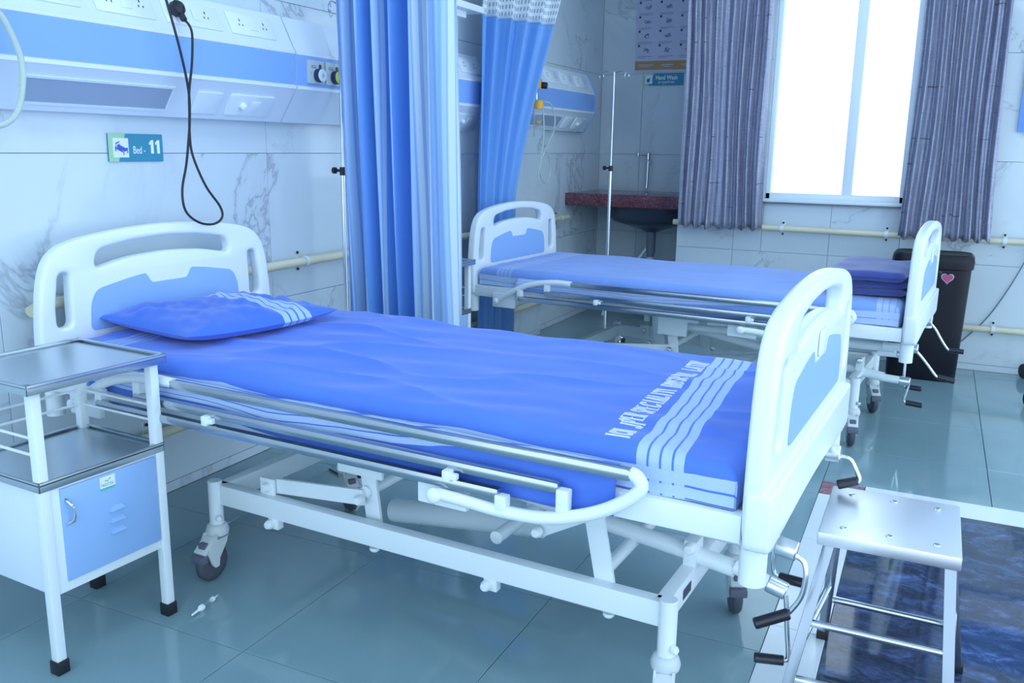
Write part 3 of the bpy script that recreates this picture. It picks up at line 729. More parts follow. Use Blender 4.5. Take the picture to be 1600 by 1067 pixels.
otube('suction_tube', [(.05, .03, -.11), (.07, .10, -.12), (.08, .15, -.20), (.08, .13, -.30), (.06, .06, -.40), (.05, .0, -.50), (.05, .03, -.59), (.05, .10, -.62), (.05, .17, -.56), (.05, .15, -.47), (.04, .08, -.37), (.03, .03, -.27)], .0055, 'tube', rg, 8, 5)
otube('outlet_tube', [(.07, -.02, -.15), (.08, -.02, -.3), (.07, -.03, -.45), (.06, -.05, -.56)], .005, 'tube', rg, 8, 5)
r2 = regulator('yellow suction regulator at the left end of the bed 11 panel, mostly out of frame', 1.618, -.03, -.035, -.045)
otube('suction_tube', [(.06, -.03, .04), (.07, .0, .015), (.08, .03, -.02), (.08, .065, -.10), (.08, .068, -.17), (.08, .045, -.25), (.08, .0, -.29), (.07, -.07, -.30)], .0085, 'tube', r2, 10, 5)

# ------------------------------------------------------------------ bed
def sym(pts): return pts+[(-x, z) for x, z in reversed(pts)]
def board_loops():
    outer = [(.462, .545), (.480, .575), (.487, .64), (.484, .74), (.470, .87), (.445, .945), (.40, .985), (.33, 1.005), (.20, 1.022), (.07, 1.030), (0, 1.031)]
    o = rounded(sym(outer), [.02]+[.03]+[.06]*8+[.02, .02]+[.06]*8+[.03]+[.02], 3)
    top = rounded([(-.285, .905), (-.27, .965), (-.14, .985), (0, .991), (.14, .985), (.27, .965), (.285, .905), (.15, .931), (0, .939), (-.15, .931)], [.03, .03, .03, .03, .03, .03, .03, .04, .04, .04], 4)
    def slot(s): return rounded([(s*.375, .735), (s*.425, .735), (s*.425, .80), (s*.408, .905), (s*.370, .905), (s*.375, .80)], .022, 4)
    return o, [top], [slot(-1), slot(1)]
def blue_outline():
    return rounded([(-.315, .712), (.315, .712), (.308, .80), (.285, .842), (.15, .866), (.095, .872), (.075, .838), (-.075, .838), (-.095, .872), (-.15, .866), (-.285, .842), (-.308, .80)], [.02, .02, .05, .04, .05, .01, .012, .012, .01, .05, .04, .05], 3)
def end_board(parent, name, x, sgn, slots):
    o, holes, sl = board_loops()
    m = basis((x, 0, 0), (0, 1, 0), (0, 0, 1))
    b = flat(name, [o]+holes+(sl if slots else []), .044, 'plastic', parent, m, .012, 3)
    for s in ((1,) if name == 'headboard' else (1, -1)):
        f = basis((x+sgn*s*.0225, 0, 0), (0, 1, 0), (0, 0, 1))
        flat('colour_panel', [blue_outline()], .003, 'blue_panel', b, f)
    return b
def caster(parent, x, y, ang):
    c = D.objects.new('caster', None); COL.objects.link(c); c.parent = parent; c.location = (x, y, 0); c.rotation_euler = (0, 0, ang)
    bm = bmesh.new(); lathe(bm, [(.002, .138), (.033, .138), (.035, .150), (.030, .166), (.022, .172), (.002, .172)], 20)
    for s in (-1, 1):
        pts = [(.0+.022, .146), (-.034, .146), (-.066, .095), (-.052, .060), (-.040, .045), (-.024, .045), (-.020, .070), (.012, .112)]
        A = [bm.verts.new((px, s*.024, pz)) for px, pz in pts]; B = [bm.verts.new((px, s*.018, pz)) for px, pz in pts]
        n = len(pts)
        for i in range(n): bm.faces.new((A[i], A[(i+1) % n], B[(i+1) % n], B[i]))
        bm.faces.new(A); bm.faces.new(B)
    box(bm, (-.03, -.024, .125), (.022, .024, .148), .004)
    bar(bm, (-.030, 0, .136), (-.078, 0, .098), .044, .012, .003)
    fin('fork', bm, 'caster', c, 40)
    bm = bmesh.new(); lathe(bm, [(.036, -.014), (.052, -.014), (.058, -.007), (.058, .007), (.052, .014), (.036, .014)], 28, axis_m((-.032, 0, .058), (0, 1, 0))); w = fin('tyre', bm, 'tyre', c, 50)
    bm = bmesh.new(); lathe(bm, [(.002, -.016), (.014, -.016), (.016, -.0115), (.040, -.0125), (.040, .0125), (.016, .0115), (.014, .016), (.002, .016)], 28, axis_m((-.032, 0, .058), (0, 1, 0))); fin('wheel_disc', bm, 'hub', c, 50)
    bm = bmesh.new(); box(bm, (-.092, -.024, .072), (-.066, .024, .096), .005); box(bm, (-.07, -.013, .108), (-.052, .013, .128), .003); fin('brake_pedal', bm, 'pedal', c, 40)
    return c
def crank(parent, hub, arm, grip, name='crank'):
    """hub = (a, b) axis ends; arm = path; grip = (a, b)"""
    bm = bmesh.new(); cyl(bm, hub[0], hub[1], .0215, 20, .12); o = fin(name, bm, 'steel', parent, 40)
    otube('crank_arm', arm, .0058, 'steel', o, 10, 4)
    bm = bmesh.new(); cyl(bm, grip[0], grip[1], .0125, 16, .2); fin('grip', bm, 'black_gloss', o, 40)
    a, b = Vector(hub[0]), Vector(hub[1]); d = (a-b).normalized()
    bm = bmesh.new(); cyl(bm, a+d*.085, a-d*.002, .0185, 16, .05); fin('sleeve', bm, 'paint', o, 40)
    return o
def bolt(parent, p, n, r=.014, L=.014, m='plastic'):
    bm = bmesh.new(); lathe(bm, [(.001, 0), (r, 0), (r, L*.6), (r*.7, L), (.001, L*1.05)], 14, axis_m(p, n)); return fin('bolt_cap', bm, m, parent, 50)
def side_rail(parent, s, m_bar='rail_steel'):
    g = D.objects.new('side_rail', None); COL.objects.link(g); g.parent = parent
    Y = lambda y: s*(y-.020)
    for x0, x1, z, y in ((-.47, .845, .667, .508), (-.61, .69, .612, .516), (-.757, .553, .574, .526)):
        bm = bmesh.new(); box(bm, (x0, s*y-.0125, z-.013), (x1, s*y+.0125, z+.013), .0095); fin('steel_bar', bm, m_bar, g, 40)
    # folded swing arms
    for pts in ([(-.90, .515, .545), (-.84, .525, .580), (-.74, .53, .632), (-.64, .53, .660), (-.55, .528, .670), (-.465, .525, .668)],
                [(.398, .555, .545), (.47, .552, .541), (.56, .548, .535), (.66, .545, .541), (.75, .54, .566), (.82, .535, .602), (.862, .53, .640), (.855, .527, .662), (.838, .525, .668)]):
        otube('swing_arm', [(x, Y(y), z) for x, y, z in pts], .0145, 'plastic', g, 14, 5)
    for x, z0, z1, y in ((-.60, .615, .655, .53), (-.75, .575, .615, .54), (.70, .545, .612, .54), (.56, .535, .574, .55)):
        obox('bar_saddle', (x-.014, Y(y)-.012, z0), (x+.014, Y(y)+.012, z1), 'plastic', g, .004)
    for x, z, y in ((-.316, .596, .553), (.43, .594, .558)):
        bm = bmesh.new(); box(bm, (x-.014, Y(y)-.010, z-.013), (x+.006, Y(y)+.012, z+.013), .004); box(bm, (x+.004, Y(y)-.007, z-.007), (x+.022, Y(y)+.007, z+.007), .003); fin('stop_knob', bm, 'plastic', g, 40)
    bolt(g, (.398, Y(.568), .545), (0, s, 0), .018, .012); bolt(g, (-.90, Y(.53), .545), (0, s, 0), .014, .01)
    obox('pivot_plate', (.33, min(Y(.515), Y(.535)), .505), (.46, max(Y(.515), Y(.535)), .565), 'paint', g, .004)
    obox('pivot_plate', (-.93, min(Y(.495), Y(.515)), .51), (-.80, max(Y(.495), Y(.515)), .585), 'paint', g, .004)
    return g
def make_bed(loc, rz, label, bolts='plastic', lower=0.0):
    b = thing('hospital_bed', label, 'bed', loc, rz, 'hospital beds')
    end_board(b, 'headboard', -1.075, 1, True)
    fb = end_board(b, 'footboard', 1.078, 1, True)
    # protruding lower apron of the footboard with a sloping ledge
    m = basis((1.110, 0, 0), (0, 1, 0), (0, 0, 1))
    flat('lower_apron', [rounded([(-.492, .548), (-.40, .545), (-.10, .560), (.10, .560), (.40, .545), (.492, .548), (.492, .668), (-.492, .668)], [.02, .05, .08, .08, .05, .02, .012, .012], 3)], .052, 'plastic', fb, m @ Matrix.Translation((0, 0, -.022)), .008, 2)
    flat('emblem', [rounded([(-.045, .846), (.045, .846), (.045, .905), (-.045, .905)], .012, 3)], .004, 'plastic', fb, basis((1.103, 0, 0), (0, 1, 0), (0, 0, 1)), .001, 1)
    for y in (-.445, .445):
        otube('corner_post', [(1.078, y, .468), (1.078, y, .56)], .027, 'plastic', b, 18)
        otube('corner_post', [(-1.075, y, .468), (-1.075, y, .56)], .027, 'plastic', b, 18)
    for y in (-.455, .455):
        bm = bmesh.new(); bar(bm, (-1.055, y, .583), (1.055, y, .583), .035, .058, .004); fin('side_beam', bm, 'paint', b, 40)
    for x in (-1.03, -.35, .25, 1.03):
        bm = bmesh.new(); bar(bm, (x, -.437, .578), (x, .437, .578), .045, .04, .003); fin('cross_beam', bm, 'paint', b, 40)
    for a, c in ((-1.0, -.38), (-.32, .22), (.28, 1.0)):
        bm = bmesh.new(); box(bm, (a, -.437, .598), (c, .437, .606), .002); fin('deck_plate', bm, 'paint', b, 40)
    # base
    zt, zb = .296, .234
    for y in (-.29, .29):
        bm = bmesh.new(); bar(bm, (-.555, y, (zt+zb)/2), (.86, y, (zt+zb)/2), .035, zt-zb, .003); fin('base_beam', bm, 'paint', b, 40)
    for x in (-.545, .85):
        bm = bmesh.new(); bar(bm, (x, -.29, (zt+zb)/2), (x, .29, (zt+zb)/2), .035, zt-zb, .003); fin('base_cross_beam', bm, 'paint', b, 40)
    for x, y in ((-.555, -.305), (.87, -.305), (-.555, .305), (.87, .305)):
        bm = bmesh.new(); cyl(bm, (x, y, .165), (x, y, .308), .0215, 18, .1); l = fin('leg', bm, 'paint', b, 40)
        bolt(l, (x+.02, y-.012, .195), (.8, -.5, 0), .010, .012, bolts)
    caster(b, -.555, -.305, PI/2+.05); caster(b, .87, -.305, PI/2+.25); caster(b, -.555, .305, 2.6); caster(b, .87, .305, 2.0)
    # mechanism
    def link_arm(a, c, w=.012, h=.045, nm='link_arm', caps=True):
        bm = bmesh.new(); bar(bm, a, c, w, h, .003, (0, 0, 1)); o = fin(nm, bm, 'paint', b, 40)
        if caps:
            for p in (a, c): bolt(o, (p[0], p[1]-w/2-.010, p[2]), (0, -1, 0), .015, .018, bolts)
        return o
    for s in (-1, 1):
        link_arm((-.36, s*.268, .320), (-.02, s*.268, .352)); link_arm((-.035, s*.246, .54), (.0, s*.246, .262), .012, .05, caps=False)
        link_arm((.645, s*.268, .55), (.70, s*.268, .285), .012, .05, caps=False); link_arm((.50, s*.22, .36), (.66, s*.22, .45), .010, .04)
        obox('hinge_plate', (-.39, s*.268-.018, .285), (-.335, s*.268-.008, .345), 'paint', b, .004)
        for x in (-.33, .40): 
            o = obox('foot_lug', (x-.018, s*.29-.012, .200), (x+.02, s*.29+.012, .236), 'paint', b, .003); bolt(o, (x-.006, s*.29-.012, .216), (0, -1, 0), .014, .02, bolts)
        bolt(b, (.03, s*.29, .226), (0, 0, -1), .014, .012, bolts); bolt(b, (.72, s*.29, .226), (0, 0, -1), .014, .012, bolts)
        obox('gusset', (-.08, s*.30-.006, .43), (.07, s*.30+.006, .560), 'paint', b, .004)
    for x, z in ((-.02, .365), (.69, .31)):
        otube('torsion_tube', [(x, -.262, z), (x, .262, z)], .017, 'paint', b, 14)
    otube('upper_crank_tube', [(-.02, -.19, .458), (.45, -.22, .472), (1.02, -.30, .492)], .019, 'paint', b, 14)
    otube('upper_crank_tube', [(-.02, .19, .458), (.45, .22, .480), (1.02, .255, .528)], .019, 'paint', b, 14)
    otube('lift_crank_tube', [(.02, -.05, .425), (.45, -.06, .36), (.82, -.07, .322), (.96, -.075, .305)], .022, 'paint', b, 16)
    otube('lift_column', [(-.13, .02, .185), (.40, .0, .262)], .036, 'paint', b, 18)
    otube('yoke_tube', [(.36, -.20, .295), (.36, .20, .295)], .018, 'paint', b, 14)
    obox('yoke_plate', (.335, .02, .26), (.385, .032, .46), 'paint', b, .004)
    for y, nm in ((.12, 'column'), (-.02, 'column')):
        bm = bmesh.new(); bar(bm, (-.24, y+.1, .555), (-.20, y+.1, .25), .04, .05, .003); fin('column', bm, 'paint', b, 40)
    bm = bmesh.new(); box(bm, (.835, -.10, .28), (.868, -.04, .36), .003); o = fin('tube_bracket', bm, 'paint', b, 40); bolt(o, (.852, -.10, .345), (0, -1, 0), .015, .018, bolts)
    obox('rating_label', (.8685, -.19, .25), (.8692, -.13, .275), 'darkprint', b, 0)
    for s in (-1, 1): side_rail(b, s)
    # cranks under the footboard
    if not lower:
        crank(b, ((1.092, -.30, .493), (1.136, -.30, .486)), [(1.13, -.30, .478), (1.150, -.30, .468), (1.158, -.305, .44), (1.152, -.305, .39), (1.128, -.305, .345)], ((1.132, -.307, .348), (1.068, -.34, .322)))
        crank(b, ((1.095, .25, .530), (1.135, .25, .533)), [(1.13, .25, .525), (1.158, .25, .523), (1.176, .25, .495), (1.186, .25, .472), (1.178, .25, .463)], ((1.182, .25, .468), (1.135, .236, .452)))
        crank(b, ((1.040, -.08, .292), (1.085, -.08, .280)), [(1.083, -.08, .272), (1.088, -.08, .24), (1.094, -.08, .18), (1.102, -.08, .112), (1.09, -.085, .103)], ((1.094, -.085, .104), (1.026, -.10, .100)))
        crank(b, ((1.02, .0, .435), (1.045, .0, .43)), [(1.045, 0, .42), (1.040, 0, .38), (1.034, 0, .32), (1.037, 0, .285), (1.050, 0, .275)], ((1.05, 0, .274), (1.115, .0, .272)))
    else:
        crank(b, ((1.052, .25, .497), (1.115, .25, .503)), [(1.11, .25, .495), (1.136, .25, .466), (1.165, .25, .42), (1.196, .25, .378), (1.212, .25, .372)], ((1.205, .25, .372), (1.269, .25, .371)))
        crank(b, ((1.052, -.30, .470), (1.111, -.30, .472)), [(1.105, -.30, .46), (1.128, -.30, .437), (1.16, -.30, .40), (1.191, -.30, .363), (1.205, -.30, .358)], ((1.199, -.30, .358), (1.268, -.30, .348)))
        crank(b, ((1.00, .0, .377), (1.042, .0, .378)), [(1.040, 0, .37), (1.040, 0, .313), (1.043, 0, .235), (1.055, 0, .224)], ((1.053, 0, .224), (1.122, 0, .222)))
        crank(b, ((1.030, -.08, .270), (1.076, -.08, .268)), [(1.073, -.08, .26), (1.066, -.08, .22), (1.058, -.08, .179), (1.068, -.08, .168)], ((1.067, -.08, .168), (1.138, -.08, .164)))
        for c in [x for x in D.objects if x.parent == b]:
            if c.name.split('.')[0] not in ('crank', 'base_beam', 'base_cross_beam', 'leg', 'caster', 'foot_lug', 'tube_bracket', 'rating_label', 'lift_column', 'bolt_cap'): c.location.z -= lower
    return b
BED1 = (1.21, 2.157, 0); YAW1 = -.054; BED2 = (1.42, 4.52, 0); YAW2 = -.074
bed1 = make_bed(BED1, YAW1, 'white hospital bed with steel side rails under the Bed 11 sign, nearest the camera')
LOW2 = .03
bed2 = make_bed(BED2, YAW2, 'white hospital bed with steel side rails farther off, before the window and bin', 'steel', LOW2)

# mattresses and sheets
L0, L1, HW, TOP, RB, BOT = -1.035, 1.035, .452, .705, .035, .600
def edge(s, lo, hi, r, drop):
    """arc coordinate -> (position, drop)"""
    mid = (lo+hi)/2; h = (hi-lo)/2; t = s-mid; sg = 1 if t >= 0 else -1; a = abs(t); q = h-r
    if a <= q: return mid+sg*a, 0.0
    arc = r*PI/2
    if a < q+arc: th = (a-q)/r; return mid+sg*(q+r*math.sin(th)), r*(1-math.cos(th))
    return mid+sg*h, r+(a-q-arc)
def wr(x, y, sd, amp):
    n = noise.noise((x*1.6+y*1.2+sd, y*5.0-x*.9, sd)); n2 = noise.noise((x*3.4+y*2.2, y*11.0-x*3.2+sd, sd+3)); n3 = noise.noise((x*2.0, y*2.0, sd+8))
    ridge = (1-abs(n)*2.0); ridge = max(0, ridge)**4
    return amp*(.9*ridge*(.5+n3)+.5*n2+.5*n3)
BED2L = (BED2[0], BED2[1], -LOW2)
def make_mattress(loc, rz, label, sd, sheet_m, sheet_label, amp, drop, loosenear):
    mt = thing('mattress', label, 'mattress', loc, rz, 'bed mattresses')
    bm = bmesh.new(); box(bm, (L0+.012, -HW+.012, .608), (L1-.012, HW-.012, TOP-.022), .024); fin('cover', bm, 'mattress', mt, 50)
    sh = thing('bed_sheet', sheet_label, 'sheet', loc, rz, 'bed sheets')
    nu, nv = 240, 150; arcx = (L1-L0)/2+drop; arcy = HW+drop
    me = D.meshes.new('cloth'); vs = []; fs = []; uvs = []
    for i in range(nu+1):
        u = -arcx+2*arcx*i/nu
        for j in range(nv+1):
            v = -arcy+2*arcy*j/nv
            x, dx = edge(u, L0, L1, RB, drop); y, dy = edge(v, -HW, HW, RB, drop)
            d = max(dx, dy); w = wr(x, y, sd, amp)
            k = min(1, d/.05)
            z = TOP-d+w*(1-k)+.002
            # cloth on the sides billows in and out
            sw = k*(.006*noise.noise((u*5, v*3, sd+1))+.003*noise.noise((u*14, v*9, sd)))
            if dy > dx: y += (1 if v > 0 else -1)*(.004+sw)
            elif dx > 0: x += (1 if u > 0 else -1)*(.003+sw*.5)
            if z < BOT+.014: z = BOT+.014+.004*noise.noise((u*8, v*8, 2))
            vs.append((x, y, z)); uvs.append((u, v))
    for i in range(nu):
        for j in range(nv):
            a = i*(nv+1)+j; fs.append((a, a+nv+1, a+nv+2, a+1))
    me.from_pydata(vs, [], fs); ul = me.uv_layers.new(name='UVMap')
    for lp in me.loops: ul.data[lp.index].uv = uvs[lp.vertex_index]
    link('cloth', me, sheet_m, sh, True)
    return sh
sh1 = make_mattress(BED1, YAW1, 'thin mattress of bed 11 under the royal blue sheet', 1.7, 'sheet_blue', 'royal blue printed sheet with pale foot stripes on bed 11', .017, .135, True)
sh2 = make_mattress(BED2L, YAW2, 'thin mattress of the farther bed under the faded sheet', 5.1, 'sheet_pale', 'faded pale blue sheet on the farther bed', .006, .135, False)
# loose hanging edge of sheet behind the rail (darker fold below the border)
def hang(parent, seed, x0, x1, pts_z, m):
    me = D.meshes.new('hanging_edge'); vs = []; fs = []; uvs = []; n = 90; k = 8
    for i in range(n+1):
        x = x0+(x1-x0)*i/n
        zb = pts_z(x)
        for j in range(k+1):
            t = j/k; z = .668+(zb-.668)*t; y = -.462-.030*math.sin(min(1, t*1.6)*PI/2)-.008*noise.noise((x*7, t*2, seed))
            vs.append((x, y, z)); uvs.append((x, -.47-.16*t-max(0, .12*(x+.15))))
    for i in range(n):
        for j in range(k):
            a = i*(k+1)+j; fs.append((a, a+k+1, a+k+2, a+1))
    me.from_pydata(vs, [], fs); ul = me.uv_layers.new(name='UVMap')
    for lp in me.loops: ul.data[lp.index].uv = uvs[lp.vertex_index]
    o = link('hanging_edge', me, m, parent, True); md = o.modifiers.new('s', 'SOLIDIFY'); md.thickness = .001
hang(sh1, 2, -.85, .80, lambda x: .600-.045*max(0, math.sin((x+.4)*1.7))+.008*noise.noise((x*4, 0, 0)), 'sheet_blue')
hang(sh2, 6, -.80, .78, lambda x: .605-.02*max(0, math.sin((x+.5)*2))+.006*noise.noise((x*5, 3, 0)), 'sheet_pale')

# embroidered lettering, laid on the cloth of sheet 1: condensed slab-serif strokes
GL = {'I': [[(.5, 0), (.5, 1)]], 'C': [[(.95, .75), (.8, .97), (.35, 1), (.08, .8), (.08, .2), (.35, 0), (.8, .03), (.95, .25)]], 'N': [[(.1, 0), (.1, 1), (.9, 0), (.9, 1)]],
      'J': [[(.75, 1), (.75, .15), (.5, 0), (.2, .05), (.05, .25)]], 'P': [[(.12, 0), (.12, 1), (.7, 1), (.92, .85), (.92, .62), (.7, .48), (.12, .48)]], 'E': [[(.9, 0), (.12, 0), (.12, 1), (.9, 1)], [(.12, .52), (.65, .52)]],
      'R': [[(.12, 0), (.12, 1), (.7, 1), (.9, .85), (.9, .65), (.7, .5), (.12, .5)], [(.5, .5), (.92, 0)]], 'S': [[(.9, .8), (.7, 1), (.3, 1), (.1, .82), (.15, .6), (.85, .4), (.92, .18), (.7, 0), (.3, 0), (.08, .2)]],
      'A': [[(.05, 0), (.5, 1), (.95, 0)], [(.22, .35), (.78, .35)]], 'L': [[(.15, 1), (.15, 0), (.9, 0), (.9, .2)]], 'T': [[(.5, 0), (.5, 1)], [(.03, .82), (.03, 1), (.97, 1), (.97, .82)]],
      'Y': [[(.5, 0), (.5, .45), (.08, 1)], [(.5, .45), (.92, 1)]], 'H': [[(.12, 0), (.12, 1)], [(.88, 0), (.88, 1)], [(.12, .5), (.88, .5)]], 'O': [[(.5, 0), (.15, .1), (.06, .5), (.15, .9), (.5, 1), (.85, .9), (.94, .5), (.85, .1), (.5, 0)]],
      'U': [[(.12, 1), (.12, .2), (.3, 0), (.7, 0), (.88, .2), (.88, 1)]]}
SER = {'I': [(.5, 0), (.5, 1)], 'N': [(.1, 0), (.1, 1), (.9, 1)], 'J': [(.75, 1)], 'P': [(.12, 0), (.12, 1)], 'R': [(.12, 0), (.12, 1), (.92, 0)], 'A': [(.05, 0), (.95, 0)], 'L': [(.15, 1), (.15, 0)], 'T': [(.5, 0)],
       'Y': [(.5, 0), (.08, 1), (.92, 1)], 'H': [(.12, 0), (.12, 1), (.88, 0), (.88, 1)], 'U': [(.12, 1), (.88, 1)], 'E': [(.12, 0), (.12, 1)]}
def stroke_word(parent, words, y0, y1, xbase, h):
    slots = []; pos = 0
    for w in words:
        for ch in w: slots.append((ch, pos)); pos += 1
        pos += 1.1
    total = pos-1.1; adv = (y1-y0)/total
    for w_i, w in enumerate(words):
        bm = bmesh.new()
        for ch, p in [s for s in slots][sum(len(q) for q in words[:w_i]):sum(len(q) for q in words[:w_i+1])]:
            yo = y0+p*adv; lw = adv*.70; th = .0027
            def put(a, b, t):
                pa = Vector((yo+a[0]*lw, a[1]*h)); pb = Vector((yo+b[0]*lw, b[1]*h)); d = (pb-pa)
                if d.length < 1e-6: return
                nrm = Vector((-d.y, d.x)).normalized()*t/2; e = d.normalized()*t*.3; q = []
                n = max(1, int(d.length/.012))
                for k in range(n):
                    A = pa-e+(d+2*e)*k/n; B = pa-e+(d+2*e)*(k+1)/n
                    vsx = []
                    for c in (A+nrm, B+nrm, B-nrm, A-nrm):
                        x = xbase(c.x)-c.y; y = c.x; z = TOP+wr(x, y, 1.7, .017)+.0045
                        vsx.append((x, y, z))
                    up = [bm.verts.new(v) for v in vsx]; lo = [bm.verts.new((v[0], v[1], v[2]-.003)) for v in vsx]
                    bm.faces.new(up); bm.faces.new(lo[::-1])
                    for i in range(4): bm.faces.new((up[i], up[(i+1) % 4], lo[(i+1) % 4], lo[i]))
            for pl2 in GL[ch]:
                for a, b in zip(pl2, pl2[1:]): put(a, b, th if abs(a[0]-b[0]) < .2 else th*.8)
            for sx_, sy_ in SER.get(ch, []): put((sx_-.17, sy_), (sx_+.17, sy_), .0022)
        fin('lettering', bm, 'thread', parent)
stroke_word(sh1, ['ICN', 'JPER', 'SPECIALITY', 'HOSPITAL', 'LATUR'], -.425, .35, lambda y: .765-.052*y+(.012 if y < -.3 else 0), .052)

# pillow
def pillow():
    o = thing('pillow', 'thin blue pillow with pale stripes lying at the head of bed 11', 'pillow', BED1, YAW1)
    nu, nv = 44, 60; me = D.meshes.new('pillow_case'); vs = []; fs = []; uvs = []
    cx, cy, hx, hy, rot = -.79, -.02, .235, .285, -.12
    def pt(u, v, side):
        a = 2*u-1; b = 2*v-1; e = max(0, (1-abs(a)**3.0))*max(0, (1-abs(b)**3.6)); th = .052*e**.5
        pinch = 1-.06*(1-abs(a)**2)*1-0; px = a*hx*(1-.07*(1-b*b)*-1-.0)*(1.0+.05*abs(b)**4); py = b*hy*(1-.05*(1-a*a))*(1+.04*abs(a)**4)
        px *= .97; x = cx+px*math.cos(rot)-py*math.sin(rot)*-1*-1; y = cy+px*math.sin(rot)+py*math.cos(rot)
        w = .014*noise.noise((a*2, b*3.5, 4))+.011*noise.noise((a*5+b*3, b*6, 7)); edgef = min(1, e*3)
        zc = TOP+.034+.010*(1-a)*.5*0
        if side > 0: z = zc+th+w*edgef
        else: z = max(TOP+.008, zc-th*.7)
        z += .012*(abs(a*b))**3
        return (x, y, z)
    for side in (1, -1):
        base = len(vs)
        for i in range(nu+1):
            for j in range(nv+1): vs.append(pt(i/nu, j/nv, side)); uvs.append((i/nu, j/nv))
        for i in range(nu):
            for j in range(nv):
                a = base+i*(nv+1)+j; f = (a, a+nv+1, a+nv+2, a+1); fs.append(f if side > 0 else f[::-1])
    me.from_pydata(vs, [], fs); ul = me.uv_layers.new(name='UVMap')
    for lp in me.loops: ul.data[lp.index].uv = uvs[lp.vertex_index]
    link('pillow_case', me, 'pillow', o, True)
pillow()
# folded blanket on bed 2
def blanket():
    o = thing('folded_blanket', 'dark blue blanket folded at the foot of the farther bed', 'blanket', BED2L, YAW2)
    layers = [(.710, .742, 0.0), (.742, .778, .012), (.776, .822, -.015)]
    for z0, z1, off in layers:
        bm = bmesh.new(); n = 26; prof = []
        h = (z1-z0)/2; zc = (z0+z1)/2; x0, x1 = .70+off, 1.035; y0, y1 = -.30+off, .30
        nx, ny = 20, 30; vs = {}
        for s in (1, -1):
            for i in range(nx+1):
                for j in range(ny+1):
                    a = 2*i/nx-1; b = 2*j/ny-1; e = (max(0, 1-abs(a)**12)*max(0, 1-abs(b)**16))**.5
                    x = (x0+x1)/2+a*(x1-x0)/2; y = (y0+y1)/2+b*(y1-y0)/2
                    wv = .012*noise.noise((x*7, y*5, z0*9)); x += .010*noise.noise((y*5, z0*30, 1)); y += .015*noise.noise((x*6, z0*40, 2))
                    z = zc+s*h*e*1.05+wv; z = max(z, .711); vs[(s, i, j)] = bm.verts.new((x, y, z))
            for i in range(nx):
                for j in range(ny): bm.faces.new((vs[(s, i, j)], vs[(s, i+1, j)], vs[(s, i+1, j+1)], vs[(s, i, j+1)]))
        bmesh.ops.remove_doubles(bm, verts=bm.verts, dist=.0008)
        fin('fold', bm, 'blanket', o, 80)
blanket()

